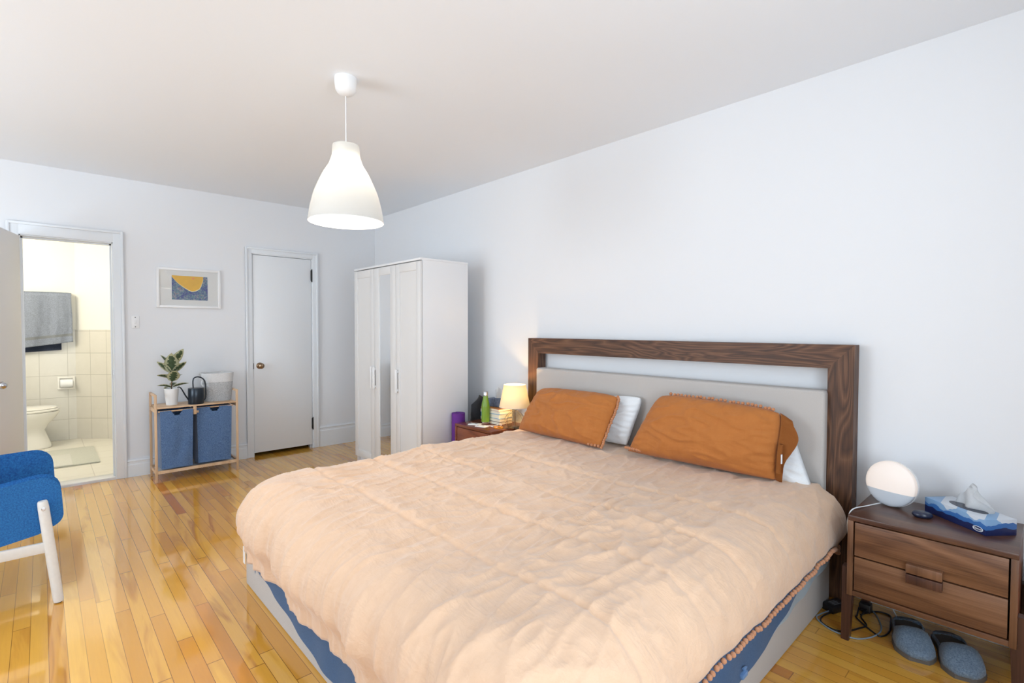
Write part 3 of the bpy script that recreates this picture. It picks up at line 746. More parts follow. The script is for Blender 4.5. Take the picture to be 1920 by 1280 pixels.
for (base, n, kind, v0) in per:
    tip = base+n*RC
    if lastp is not None: along += (tip-lastp).length
    lastp = tip
    kf = {'r': 'r', 'l': 'l', 'f': 'f'}.get(kind)
    if kf: hz_ = hemz(kf, base)
    else:
        ang_ = math.atan2(abs(n.x), abs(n.y))/(PI/2); e = sstep(0, 1, ang_)
        hz_ = hemz('r' if kind == 'cr' else 'l', Vector((ix0, 0, 0)))*(1-e)+hemz('f', Vector((0, base.y, 0)))*e
    # the head end of the right side pulls in towards the headboard
    Ltot = Larc+(DZ-Rb-hz_)
    if base.x > 2.45 and kind in ('r', 'l'): pass
    col = [v0]
    for k in range(1, nl+1): col.append(b.verts.new(duv_point(Vector((base.x, base.y, 0)), n, Ltot*k/nl, along, hz_, kind)))
    hem.append((col[-1].co.copy(), kind, n.copy()))
    if prev:
        for k in range(nl):
            q = [prev[k], col[k], col[k+1], prev[k+1]]
            uq = []
            for v in q:
                if v not in uq: uq.append(v)
            if len(uq) > 2: b.faces.new(uq)
    prev = col
bmesh.ops.recalc_face_normals(b, faces=b.faces[:])
bmesh.ops.solidify(b, geom=b.faces[:], thickness=.016)
dv = obj('duvet', b, 'duvet', origin=(1.75, 1.78, .5), ang=2.5)
tag(dv, 'large pale terracotta duvet with pom-pom hem spread over the bed', 'duvet')

pm = None
def pompom(parent, co, r, mat, nm='pompom'):
    key = (mat, round(r, 4))
    if key not in pompom.cache:
        bb = nb(); sphere(bb, (0, 0, 0), r, u=12, v=8)
        for v in bb.verts: v.co *= 1+.10*N3(v.co.x*300, v.co.y*300, v.co.z*300)
        me = bpy.data.meshes.new('pompom'); bb.to_mesh(me); bb.free(); me.materials.append(MT[mat])
        me.polygons.foreach_set('use_smooth', [True]*len(me.polygons)); pompom.cache[key] = me
    o = bpy.data.objects.new(nm, pompom.cache[key]); C.objects.link(o); o.parent = parent
    o.location = WM[parent].inverted() @ Vector(co); o.rotation_euler = (random.random()*6, random.random()*6, 0)
pompom.cache = {}
hr = [h for h in hem if h[1] == 'r']
acc = 0; last = None; cnt = 0
for co, kind, n in hr:
    if last is None: last = co; nxt = 0
    acc += (co-last).length; last = co
    if acc >= nxt and cnt < 88 and co.x > .9:
        pompom(dv, co+Vector((random.uniform(-.001, .001), -.006, -.010+random.uniform(-.003, .002))), .0092, 'pom'); cnt += 1; nxt += .0245
# head-end corner pom-poms run back towards the headboard
for k in range(4): pompom(dv, hr[0][0]+Vector((.014+.018*k, .0+.004*k, -.006+.004*math.sin(k*2))), .0095, 'pom')

# ------------------------------------------------------------------ pillows
def pillow(name, bl, br, tr, tl, th, mat, label, seed, group=None, back=.5, bow=.015, pinch=.47, n=64, floor=None, fr=.70):
    bl, br, tr, tl = map(Vector, (bl, br, tr, tl))
    ctr = (bl+br+tr+tl)/4; ex = ((br-bl)+(tr-tl)).normalized(); ey = ((tl-bl)+(tr-br)).normalized()
    nn = ex.cross(ey).normalized()
    if nn.dot(Vector((0, 0, 1.33))-ctr) < 0: nn = -nn
    t = thing(name, label, 'pillow', (ctr.x, ctr.y, min(bl.z, br.z)), 0, group)
    def P(u, v, side):
        a = 2*u-1; c = 2*v-1
        cr_ = (a*a*c*c)**2; tp = .075 if c > 0 else .02
        a2_ = a*(1-bow*(1-c*c)*abs(a)-tp*cr_); c2_ = c*(1-bow*1.3*(1-a*a)*abs(c)-tp*1.6*cr_)
        uu = (a2_+1)/2; vv = (c2_+1)/2
        p = (bl*(1-uu)+br*uu)*(1-vv)+(tl*(1-uu)+tr*uu)*vv
        h = ((1-abs(a)**2.2)*(1-abs(c)**2.2))**pinch
        edge = 1-min(1, (1-max(abs(a), abs(c)))*3)
        w = .008*N3(u*3+seed, v*3, seed)+.0045*N3(u*9, v*9+seed, 3)
        # puckers running in from the seams
        w += .011*edge*h*math.sin((u if abs(c) > abs(a) else v)*55+3*N3(u*4, v*4, seed))
        rid = 1-abs(N3(u*4.5+seed+v*2, v*6, 7))*2.4; w += .015*max(rid, 0)**3*h
        q = p+nn*(side*th*(h*(fr if side > 0 else 1-fr))+w*min(1, h*2)*(1 if side > 0 else .4))
        if floor is not None and q.z < floor: q.z = floor-(floor-q.z)*.15
        return q
    b = nb(); Fv = {}
    for side in (1, -1):
        for i in range(n+1):
            for j in range(n+1):
                e = i in (0, n) or j in (0, n)
                if e and side < 0: Fv[(side, i, j)] = Fv[(1, i, j)]
                else: Fv[(side, i, j)] = b.verts.new(P(i/n, j/n, side))
        for i in range(n):
            for j in range(n): b.faces.new([Fv[(side, i, j)], Fv[(side, i+1, j)], Fv[(side, i+1, j+1)], Fv[(side, i, j+1)]])
    edge = lambda u, v: P(u, v, 1)
    o = obj('cover', b, mat, t, ang=2.5)
    return t, edge, nn
p1, e1, n1 = pillow('pillow', (2.575, 2.70, .578), (2.545, 1.905, .575), (2.705, 1.862, .905), (2.700, 2.58, .900), .15, 'case', 'terracotta pillow with pom-pom side, on the lamp side of the bed', 3.1, floor=.574)
for k in range(27):
    v = k/26; pompom(p1, e1(1, v)+n1*.010+Vector((-.003, -.006+random.uniform(-.003, .003), .004)), .0092, 'pom_p')
for k in range(4): pompom(p1, e1(.985-.035*k, 0)+n1*.014+Vector((-.006, 0, .010)), .0092, 'pom_p')
p2, e2, n2 = pillow('pillow', (2.60, 1.765, .578), (2.645, .915, .575), (2.705, .905, .925), (2.705, 1.600, .950), .165, 'case', 'large terracotta pillow with pom-pom top edge, nearest the wake-up light', 8.4, floor=.572)
for k in range(26):
    pompom(p2, e2(.10+.84*k/25, 1)+Vector((0, random.uniform(-.003, .003), .006+random.uniform(-.004, .004))), .0092, 'pom_p')
for k in range(24):
    pompom(p2, e2(.0+.44*k/23, 0)+n2*.018+Vector((-.008, random.uniform(-.002, .002), .022)), .0092, 'pom_p')
# open end of the pillowcase
b = nb()
def f(u, v):
    z = .60+.30*v; base = e2(.985, v)
    q = Vector((base.x+.006+.02*u, base.y-.010-(.055+.035*math.sin(PI*min(1, v*1.15)))*u*(.35+.65*sstep(.25, .75, v)), base.z-.035*u*v-.02*u*(1-v)))
    q.x += .012*math.sin(v*9+u*2)*u
    return q
grid(b, f, 10, 24); bmesh.ops.solidify(b, geom=b.faces[:], thickness=.004); obj('open_flap', b, 'case', p2, ang=2)
b = nb()
def f(u, v):
    base = e2(.985, .12+.40*v); return Vector((base.x-.02+.028*u, base.y-.018-.020*math.sin(u*PI), base.z))
grid(b, f, 6, 10); bmesh.ops.solidify(b, geom=b.faces[:], thickness=.003); obj('open_flap', b, 'case', p2, ang=2)
b = nb(); bb = e2(.985, .26); box(b, (bb.x-.012, bb.y-.040, bb.z), (bb.x-.002, bb.y-.036, bb.z+.045)); obj('care_tag', b, 'white_linen', p2)
pillow('pillow', (2.70, 2.60, .585), (2.715, 1.835, .58), (2.770, 1.742, .912), (2.755, 2.50, .83), .09, 'white_linen', 'white pillow showing between the two terracotta pillows', 5.5, floor=.574)
pillow('pillow', (2.700, 1.55, .585), (2.725, .775, .545), (2.770, .895, .835), (2.770, 1.55, .860), .08, 'white_linen', 'white pillow slumped behind the right end of the large terracotta pillow', 1.7, floor=.51)

# ------------------------------------------------------------------ nightstands
def nightstand(y0, y1, label, mats):
    my, mtop, mz, mleg = mats
    x0, x1, zt = 2.482, 2.885, .545; yc = (y0+y1)/2
    t = thing('nightstand', label, 'nightstand', ((x0+x1)/2, yc, 0))
    b = nb(); box(b, (x0, y0, zt-.022), (x1, y1, zt), .002); obj('top', b, mtop, t)
    for y in (y0, y1-.020):
        b = nb(); box(b, (x0, y, .205), (x1, y+.020, zt-.0222), .001); obj('side_panel', b, mz, t)
    b = nb(); box(b, (x1-.012, y0+.0202, .205), (x1, y1-.0202, zt-.0225)); obj('back_panel', b, mz, t)
    b = nb(); box(b, (x0+.004, y0+.0202, .205), (x1-.0125, y1-.0202, .226), .001); obj('bottom_rail', b, my, t)
    for k, (z0, z1) in enumerate(((.378, .518), (.232, .372))):
        b = nb(); box(b, (x0+.003, y0+.025, z0), (x0+.022, y1-.025, z1), .0015); dr = obj('drawer', b, my, t)
        b = nb()
        if k == 0: box(b, (x0-.024, yc-.055, .3775), (x0+.004, yc+.055, .412), .002)
        else: box(b, (x0-.024, yc-.055, .337), (x0+.004, yc+.055, .3725), .002)
        obj('handle', b, mz if k == 0 else mleg, dr)
    for s, ya in ((-1, y0), (1, y1)):
        for xa in (x0+.012, x1-.052):
            b = bmesh.new(); o_ = ya+s*.020; i_ = ya+s*.0006
            prism(b, [(o_, .318), (i_, .318), (i_, .2045), (ya-s*.017, .2045), (ya-s*.008, 0), (o_, 0)], 0, xa, xa+.04)
            obj('leg', b, mleg, t, smooth=False)
    return t
nightstand(.066, .578, 'walnut two-drawer nightstand to the right of the bed', ('ns_y', 'ns_top', 'ns_z', 'ns_leg'))
nightstand(2.884, 3.352, 'reddish brown nightstand at the left of the bed, holding the table lamp', ('cherry', 'cherry_t', 'cherry', 'cherry'))
ZT = .545
# wake-up light
wk = thing('wake_up_light', 'round white glowing wake-up light on the right nightstand', 'lamp', (2.76, .478, ZT))
wc = Vector((2.735, .480, ZT+.1005)); Mw = Matrix.Rotation(math.radians(-16), 4, 'Z') @ Matrix.Rotation(-PI/2+.07, 4, 'Y') @ Matrix.Scale(1.03, 4); 
dome = [(.095, -.012), (.0955, 0), (.093, .006), (.084, .012), (.068, .0165), (.045, .020), (.022, .0215), (0, .022)]
dome = [(p.x, p.z) for p in smoothpath([(r, 0, z) for r, z in dome], 3)]
for nm, mt, lo in (('glow_dome', 'wakeglow', False), ('control_panel', 'wakegrey', True)):
    b = nb(); lathe(b, dome, (0, 0, 0), 56, None, caps=False); b.transform(Matrix.Translation(wc) @ Mw)
    bmesh.ops.bisect_plane(b, geom=b.verts[:]+b.edges[:]+b.faces[:], plane_co=(wc.x, wc.y, wc.z-.030), plane_no=(0, 0, 1), clear_outer=lo, clear_inner=not lo)
    part = obj(nm, b, mt, wk, ang=1.2)
    if lo: panel = part
b = nb(); lathe(b, [(.0945, -.013), (.097, -.012), (.0975, -.022), (.093, -.034), (.080, -.050), (.05, -.058), (0, -.06)], (0, 0, 0), 56); b.transform(Matrix.Translation(wc) @ Mw)
for v in b.verts: v.co.z = max(v.co.z, ZT+.001)
obj('rear_shell', b, 'white', wk)
b = nb(); box(b, (2.745, .445, ZT), (2.81, .51, ZT+.014), .004); obj('foot', b, 'white', wk)
fdir = (Mw @ Vector((0, 0, 1))).normalized()
def wp(dy, dz):   # point on the dome surface at offset
    r = math.hypot(dy, dz); z = .022*max(0, 1-(r/.0955)**2.4)
    side = Vector((0, 0, 1)).cross(fdir).normalized()
    return wc+fdir*(z+.0008)+side*dy+Vector((0, 0, dz)), side
def on_dome(nm, body, size, dy, dz, mt):
    p, side = wp(dy, dz); tl_ = Vector((0, 0, 1))+fdir*(.35); return text(nm, body, size, frame_matrix(p+fdir*.0015, side, tl_), mt, panel, .0003)
on_dome('lettering', 'PHILIPS', .0085, 0, -.074, 'print'); on_dome('display_digits', '12:45', .014, 0, -.043, 'digits')
for k in (-.024, 0, .024):
    p, side = wp(k, -.060); b = nb(); sphere(b, p, .0028, u=8, v=6); obj('button', b, 'wakegrey', panel)
# tissue box on the right nightstand
A = Vector((2.778, .365, ZT)); Bp = Vector((2.606, .161, ZT)); ex = (Bp-A).normalized(); Lb = (Bp-A).length; ey = Vector((-ex.y, ex.x, 0))
if ey.x < 0: ey = -ey
Wb, Hb = .125, .062
rz = math.atan2(ex.y, ex.x)
tk = thing('tissue_box', 'blue mountain-printed tissue box on the right nightstand', 'tissue box', tuple((A+Bp)/2+ey*Wb/2), rz)
s_ = 1 if Vector((math.cos(rz+PI/2), math.sin(rz+PI/2), 0)).dot(ey) > 0 else -1
b = nb(); box(b, (-Lb/2, -Wb/2, 0), (Lb/2, Wb/2, Hb), .0015); obj('carton', b, 'mountains', tk, local=True, ang=.4)
b = nb(); lathe(b, [(0, Hb), (.035, Hb), (.035, Hb+.0006), (0, Hb+.0006)], (0, 0, 0), 28)
for v in b.verts: v.co.x *= 2.2
obj('opening', b, 'navy', tk, local=True)
b = nb()
def f(u, v):
    a = 2*u-1; w = (1-v)*.062+.004+.05*math.sin(PI*min(1,v*1.1))*.6
    x = a*w*(1+.5*v)+.030*v+.012*math.sin(v*5); y = .016*math.sin(u*9+v*2)*(1-v*.3)+.006
    z = Hb+.001+.105*v*(1-.38*abs(a+.2))-.004*abs(a)
    return Vector((x, y, z))
grid(b, f, 22, 16); bmesh.ops.solidify(b, geom=b.faces[:], thickness=.0012); obj('tissue', b, 'tissue', tk, local=True, ang=2, label='white tissue pulled up out of the carton')
# oval mark on the long front face, near the right end
MW = WM[tk]; mc = MW @ Vector((Lb/2-.030, -s_*(Wb/2+.0006), .017)); mx_ = (MW.to_3x3() @ Vector((1, 0, 0)))
Mt = frame_matrix(mc, mx_, (0, 0, 1))
b = nb()
ring = [Vector((.0195*math.cos(2*PI*k/36), .0088*math.sin(2*PI*k/36), 0)) for k in range(36)]
tube(b, ring, .0011, 6, closed=True); b.transform(Mt); obj('oval_mark', b, 'printw', tk)
text('lettering', 'Kleenex', .0105, Mt, 'printw', tk, .0004)
# dark puck
b = nb(); lathe(b, [(p.x, p.z) for p in smoothpath([(0, 0, .0005), (.024, 0, .0005), (.034, 0, .008), (.034, 0, .016), (.026, 0, .024), (0, 0, .027)], 4)], (0, 0, 0), 32)
for v in b.verts: v.co.y *= 1.0; v.co.x *= .72
b.transform(Matrix.Translation((2.672, .358, ZT)) @ Matrix.Rotation(.25, 4, 'Z'))
tag(obj('earbud_case', b, 'navy', origin=(2.672, .358, ZT)), 'small dark navy oval case on the right nightstand beside the tissue box', 'case')
# thin white cord from the wake-up light behind the bed
def cable(name, pts, r, mat, label, cat='cable', k=8):
    b = nb(); tube(b, smoothpath(pts, k), r, 8); return tag(obj(name, b, mat, origin=tuple(pts[0]), ang=2), label, cat)
WCORD = ([(2.80, .49, ZT+.006), (2.66, .545, ZT+.004), (2.56, .577, ZT+.005), (2.545, .590, ZT-.03), (2.60, .605, .44), (2.72, .62, .30), (2.82, .64, .12), (2.84, .64, .012)])
b = nb(); tube(b, smoothpath(WCORD, 8), .0025, 8); obj('power_cord', b, 'cable_white', wk, ang=2, label='thin pale cord hanging down beside the headboard')

# floor things under the right nightstand
ad = thing('power_adapter', 'flat black power adapter on the floor beside the bed base', 'adapter', (2.735, .682, 0), math.radians(-22))
b = nb(); box(b, (-.055, -.032, 0.0005), (.055, .032, .032), .005); obj('housing', b, 'black', ad, local=True)
b = nb()
for k in range(4): box(b, (-.028, -.016+.009*k, .0321), (.02-.006*(k % 2), -.012+.009*k, .0325))
obj('printed_label', b, 'print', ad, local=True)
b = nb(); box(b, (2.80, .555, .0005), (2.845, .602, .04), .005); box(b, (2.80, .57, .015), (2.785, .576, .018)); box(b, (2.80, .585, .015), (2.785, .591, .018))
tag(obj('plug', b, 'black', origin=(2.82, .58, 0)), 'square black power plug on the floor behind the nightstand leg', 'plug')
z = .004
cable('power_cable', [(2.70, .665, .014), (2.62, .70, z), (2.56, .69, z), (2.535, .635, z), (2.56, .595, z), (2.62, .56, z+.004), (2.68, .545, z), (2.74, .578, z), (2.80, .575, .012)], .0035, 'black', 'black cable looping from the adapter around the nightstand leg')
cable('power_cable', [(2.79, .598, .02), (2.745, .595, z), (2.70, .585, z+.006), (2.63, .50, z), (2.64, .475, z), (2.70, .465, z), (2.78, .475, z), (2.85, .49, z), (2.845, .54, z), (2.76, .585, z)], .0035, 'black', 'black cable in a wide loop reaching the left slipper')
cable('power_cable', [(2.75, .66, .012), (2.64, .71, z), (2.58, .715, z), (2.53, .655, z), (2.515, .59, z+.003), (2.535, .545, z), (2.60, .505, z), (2.69, .492, z), (2.80, .53, z), (2.855, .57, z)], .0032, 'cable_grey', 'grey cable in a large loop on the floor under the nightstand')
cable('charging_cable', [(2.87, .505, .10), (2.86, .49, .055), (2.84, .46, .012), (2.82, .43, .004)], .0026, 'cable_white', 'short white cable hanging down behind the left slipper')

# slippers
def slipper(toe, heel, label, flip):
    toe = Vector((*toe, 0)); heel = Vector((*heel, 0)); Ls = (heel-toe).length; ang = math.atan2(heel.y-toe.y, heel.x-toe.x)
    t = thing('slipper', label, 'slipper', tuple((toe+heel)/2), ang, 'felt slippers')
    def hw(s):  # half width along the length, toe at 0
        return .066*min(1, (max(s, 0)/.20)**.42)*(1-.18*sstep(.35, .7, s)+.05*sstep(.7, .9, s))*(1 if s < .88 else math.sqrt(max(0, 1-((s-.88)/.12)**2)*.93+.07))
    def cl(s): return flip*.008*math.sin(s*PI*1.1)
    def top(s): return .045+.047*sstep(0, .34, s) if s < .38 else .092-.050*sstep(.38, .62, s)+.006*sstep(.8, 1, s)
    b = nb(); n = 34; mM = 18
    def f(u, v):
        s = u*.985+.012; a = PI*v; w = hw(s); h = top(s)
        c = math.cos(a); sn = math.sin(a)
        if s < .35: y = w*math.copysign(abs(c)**.75, c); z = .018+(h-.018)*sn**.8
        else:
            k = sstep(.35, .47, s)  # opening: the arc is cut back to the rim
            y0 = w*math.copysign(abs(c)**.75, c); z0 = .018+(h-.018)*sn**.8
            aa = min(v, 1-v)*2; sd = 1 if v < .5 else -1
            y1 = sd*w*(1-.10*aa); z1 = .018+(h-.03)*aa
            y = y0*(1-k)+y1*k; z = z0*(1-k)+z1*k
        return Vector((-Ls/2+Ls*s, y+cl(s), z))
    V = [[b.verts.new(f(i/n, j/mM)) for j in range(mM+1)] for i in range(n+1)]
    for i in range(n):
        s = (i+.5)/n
        for j in range(mM):
            if .40 < s < .95 and j in (mM//2-1, mM//2) : continue
            b.faces.new((V[i][j], V[i+1][j], V[i+1][j+1], V[i][j+1]))
    b.faces.new([V[0][j] for j in range(mM+1)])
    bmesh.ops.recalc_face_normals(b, faces=b.faces[:]); bmesh.ops.solidify(b, geom=b.faces[:], thickness=.004)
    obj('upper', b, 'felt', t, local=True, ang=1.6)
    b = nb(); out = [(-Ls/2+Ls*s*1.0, hw(s)*1.03+cl(s)) for s in [k/30 for k in range(1, 31)]]+[(-Ls/2+Ls*s, -hw(s)*1.03+cl(s)) for s in [k/30 for k in range(30, 0, -1)]]
    prism(b, out, 2, .0005, .019); obj('sole', b, 'sole', t, local=True, label='grey brown sole')
    b = nb(); box(b, (-Ls/2-.0015+.006, -.0015, .002), (-Ls/2+.012, .0015, .019)); obj('heel_stitch', b, 'cable_white', t, local=True) if False else b.free()
    return t
slipper((2.525, .335), (2.825, .425), 'blue grey felt slipper, the left one of the pair under the right nightstand', 1)
slipper((2.520, .197), (2.815, .287), 'blue grey felt slipper, the right one of the pair under the right nightstand', -1)
# burgundy bag just past the nightstand
bg = thing('storage_bag', 'burgundy cloth bag mostly hidden past the right side of the nightstand', 'bag', (2.78, -.12, 0))
b = nb(); box(b, (2.64, -.26, .0), (2.92, .035, .40), .03, 3); obj('body', b, 'burgundy', bg)
b = nb(); tube(b, smoothpath([(2.70, .0, .39), (2.71, -.02, .47), (2.78, -.05, .50), (2.85, -.05, .47), (2.86, -.04, .39)], 5), .007, 8); obj('handle', b, 'burgundy', bg)

# ------------------------------------------------------------------ left nightstand things
lp = thing('table_lamp', 'small lit table lamp with cream shade and clear glass base', 'lamp', (2.72, 2.885, ZT))
lx, ly = 2.72, 2.885
prof = [(.052, .001), (.060, .006), (.072, .03), (.082, .055), (.080, .08), (.060, .108), (.032, .13), (.020, .145), (.018, .155)]
prof = [(p.x, p.z) for p in smoothpath([(r, 0, z) for r, z in prof], 3)]
b = nb(); lathe(b, [(0, .001)]+prof+[(r-.004, z) for r, z in prof[::-1] if r > .01]+[(0, .006)], (lx, ly, ZT), 12, caps=False); obj('glass_base', b, 'glass', lp, ang=.2)
b = nb(); lathe(b, [(0, .15), (.016, .15), (.016, .185), (.012, .21), (0, .21)], (lx, ly, ZT), 16); tube(b, [(lx, ly, ZT+.008), (lx, ly, ZT+.16)], .004, 8); obj('stem', b, 'brass', lp)
b = nb(); lathe(b, [(.1225, .166), (.0865, .340)], (lx, ly, ZT), 48, caps=False); obj('lamp_shade', b, 'shade', lp, label='lit cream fabric shade')
for r_, z_ in ((.1225, .166), (.0865, .340)):
    b = nb(); tube(b, [(lx+r_*math.cos(2*PI*k/48), ly+r_*math.sin(2*PI*k/48), ZT+z_) for k in range(48)], .0016, 6, closed=True); obj('shade_ring', b, 'book_cream', bpy.data.objects['lamp_shade'])
b = nb(); sphere(b, (lx, ly, ZT+.230), .019); obj('bulb', b, 'bulb', lp)
bo = thing('water_bottle', 'lime green metal bottle with steel cap on the left nightstand', 'bottle', (2.655, 3.165, ZT))
q = (2.655, 3.165, ZT)
b = nb(); lathe(b, [(p.x, p.z) for p in smoothpath([(.0335, 0, .018), (.0345, 0, .03), (.0345, 0, .13), (.033, 0, .155), (.026, 0, .19), (.021, 0, .215), (.019, 0, .23)], 4)], q, 28); obj('body', b, 'green', bo)
b = nb(); lathe(b, [(0, .0005), (.032, .0005), (.0335, .003), (.0337, .018)], q, 28); obj('base_ring', b, 'steel', bo)
b = nb(); lathe(b, [(.018, .229), (.018, .234), (.0215, .235), (.0215, .262), (.018, .267), (0, .268)], q, 28); obj('cap', b, 'steel', bo)
# stack of books
def book(x0, x1, y0, y1, z0, z1, mat, rz, label):
    c = ((x0+x1)/2, (y0+y1)/2, z0); t = thing('book', label, 'book', c, rz, 'books stacked on the left nightstand')
    hx, hy, h = (x1-x0)/2, (y1-y0)/2, z1-z0; cv = .0022
    b = nb(); box(b, (-hx, -hy, .0003), (hx, hy, cv)); box(b, (-hx, -hy, h-cv), (hx, hy, h-.0003)); box(b, (-hx, hy-cv, .0003), (hx, hy, h-.0003)); obj('cover', b, mat, t, local=True)
    b = nb(); box(b, (-hx+.004, -hy+.003, cv), (hx-.003, hy-cv, h-cv)); obj('pages', b, 'paper', t, local=True)
    # spine bands
    return t, hx, hy, h
spec = [('book_red', .026, 0, 'dark red book at the bottom of the bedside stack'), ('book_cream', .024, .03, 'cream book second from the bottom of the bedside stack'),
        ('book_blue', .036, -.02, 'bright blue spined book in the middle of the bedside stack'), ('book_white', .024, .04, 'white book second from the top of the bedside stack'), ('book_tan', .018, -.03, 'orange brown book on top of the bedside stack')]
z = ZT+.0002
for mt, h, rz, lab in spec:
    t, hx, hy, hh = book(2.685, 2.83, 3.03, 3.262, z, z+h, mt, rz, lab)
    if mt in ('book_white', 'book_cream'):
        b = nb(); box(b, (-hx+.02, hy-.0002, .006), (hx-.03, hy+.0003, h-.008)); obj('spine_band', b, 'print', t, local=True)
        b = nb(); box(b, (-hx-.0004, -hy+.03, .006), (-hx+.0006, hy-.03, h-.006)); obj('edge_print', b, 'paper', t, local=True)
    z += h+.0003
ZB = z
# dark patterned tissue pack with tissue, on top of the books
tk2 = thing('tissue_box', 'dark blue patterned tissue box with a white tissue, on the book stack behind the lamp', 'tissue box', (2.785, 3.165, ZB), .15)
b = nb(); box(b, (-.045, -.085, .0003), (.045, .075, .070), .008); obj('carton', b, 'denim', tk2, local=True)
b = nb()
def f(u, v): a = 2*u-1; return Vector((.012*math.sin(u*8+v), a*.045*(1-.2*v)-.01*v, .0705+.10*v*(1-.3*abs(a))-.004*abs(a)))
grid(b, f, 18, 12); bmesh.ops.solidify(b, geom=b.faces[:], thickness=.0012); obj('tissue', b, 'tissue', tk2, local=True, ang=2, label='white tissue standing up out of the carton')
# phones / remotes, cable, beads
for k, (x, y, rz, lab) in enumerate(((2.568, 3.195, .5, 'white phone lying flat nearest the front left corner of the left nightstand'), (2.555, 3.088, .25, 'white phone lying flat beneath the coiled white cable by the green bottle'))):
    t = thing('phone', lab, 'phone', (x, y, ZT), rz)
    b = nb(); box(b, (-.033, -.05, .0004), (.033, .05, .008), .003); obj('body', b, 'white', t, local=True)
    b = nb(); box(b, (-.012, -.02, .008), (.012, .0, .0085)); box(b, (-.02, .025, .008), (-.008, .04, .0085)); obj('lens_panel', b, 'print', t, local=True)
cable('charging_cable', [(2.575, 3.05, ZT+.012), (2.60, 3.02, ZT+.010), (2.66, 3.03, ZT+.006), (2.70, 3.05, ZT+.012), (2.70, 3.02, ZT+.006), (2.65, 2.985, ZT+.004), (2.60, 2.99, ZT+.004), (2.585, 3.04, ZT+.012)], .0028, 'cable_white', 'white charging cable looped beside the green bottle')
bd = thing('bead_bracelet', 'orange amber bead bracelet lying beside the glass lamp base', 'bracelet', (2.61, 2.955, ZT))
for k in range(18):
    a = 2*PI*k/18; b = nb(); sphere(b, (2.61+.030*math.cos(a), 2.955+.036*math.sin(a), ZT+.0062), .006, u=10, v=8); obj('bead', b, 'amber', bd)
# tall black bag standing on the floor in the gap behind the yoga mat
b = nb()
def f(u, v):
    a = 2*PI*u; w = 1-.10*sstep(.8, 1, v)
    r = 1+.08*N3(math.cos(a)*1.5, math.sin(a)*1.5, v*6)+.04*N3(math.cos(a)*5, math.sin(a)*5, v*14)
    top = .715+.03*math.cos(a+1.2)
    k = 1 if v < .96 else 1-(v-.96)/.04*.9
    return Vector((2.800+.080*math.cos(a)*r*w*k, 3.432+.056*math.sin(a)*r*w*k, .0006+top*v))
V = grid(b, f, 30, 40); bmesh.ops.remove_doubles(b, verts=b.verts[:], dist=.0004); bmesh.ops.holes_fill(b, edges=b.edges[:])
tag(obj('bag', b, 'bagblack', origin=(2.80, 3.432, 0), ang=2), 'tall soft black bag standing behind the yoga mat, beside the wardrobe', 'bag')
# yoga mat roll between nightstand and wardrobe
b = nb(); turns = 5.2; pts = []
for k in range(160):
    a = k/159*turns*2*PI; r = .022+.0385*k/159; pts.append((r*math.cos(a), r*math.sin(a)))
poly_o = pts; th = .0055
B0 = []; 
def ringv(zv): return [b.verts.new((2.580+p[0], 3.438+p[1], zv)) for p in pts], [b.verts.new((2.580+p[0]*(1-th/math.hypot(*p)), 3.438+p[1]*(1-th/math.hypot(*p)), zv)) for p in pts]
o0, i0 = ringv(.0008); o1, i1 = ringv(.61)
for k in range(159):
    b.faces.new((o0[k], o0[k+1], o1[k+1], o1[k])); b.faces.new((i0[k], i1[k], i1[k+1], i0[k+1])); b.faces.new((o1[k], o1[k+1], i1[k+1], i1[k])); b.faces.new((o0[k], i0[k], i0[k+1], o0[k+1]))
b.faces.new((o0[0], o1[0], i1[0], i0[0])); b.faces.new((o0[159], i0[159], i1[159], o1[159]))
tag(obj('yoga_mat', b, 'purple', origin=(2.58, 3.438, 0), ang=.9), 'rolled purple yoga mat standing between the wardrobe and the left nightstand', 'yoga mat')

# ------------------------------------------------------------------ laundry rack
hx0_, hx1_, hyf, hyb = .690, 1.335, 5.185, 5.475; hzt = .645
hp = thing('laundry_rack', 'bamboo laundry rack with two blue bags against the far wall', 'laundry rack', (1.01, 5.33, 0))
s = .018
for x in (hx0_, hx1_-s):
    for y in (hyf, hyb-s):
        b = nb(); box(b, (x, y, .0005), (x+s, y+s, .755), .002); obj('leg', b, 'bamboo', hp)
    b = nb(); box(b, (x, hyf+s, .737), (x+s, hyb-s, .755), .002); obj('end_handle', b, 'bamboo', hp)
    b = nb(); box(b, (x+.002, hyf+s, .60), (x+s-.002, hyb-s, .632)); obj('end_rail', b, 'bamboo', hp)
    b = nb(); box(b, (x+.002, hyf+s, .075), (x+s-.002, hyb-s, .10)); obj('end_rail', b, 'bamboo', hp)
b = nb(); box(b, (hx0_-.0+s, hyf, .632), (hx1_-s, hyb, hzt), .002); obj('top_shelf', b, 'bamboo', hp)
for y in (hyf, hyb-s):
    b = nb(); box(b, (hx0_+s, y, .075), (hx1_-s, y+s, .10)); obj('bottom_rail', b, 'bamboo', hp)
b = nb(); box(b, (hx0_+s, hyf+s, .080), (hx1_-s, hyb-s, .086)); obj('bottom_shelf', b, 'melamine', hp)
xm = (hx0_+hx1_)/2-.025
b = nb(); box(b, (xm-.012, hyf+.002, .560), (xm+.012, hyf+.02, .632), .001); box(b, (xm-.030, hyf+.012, .57), (xm+.030, hyf+.026, .59), .001); obj('bag_bracket', b, 'bamboo', hp)
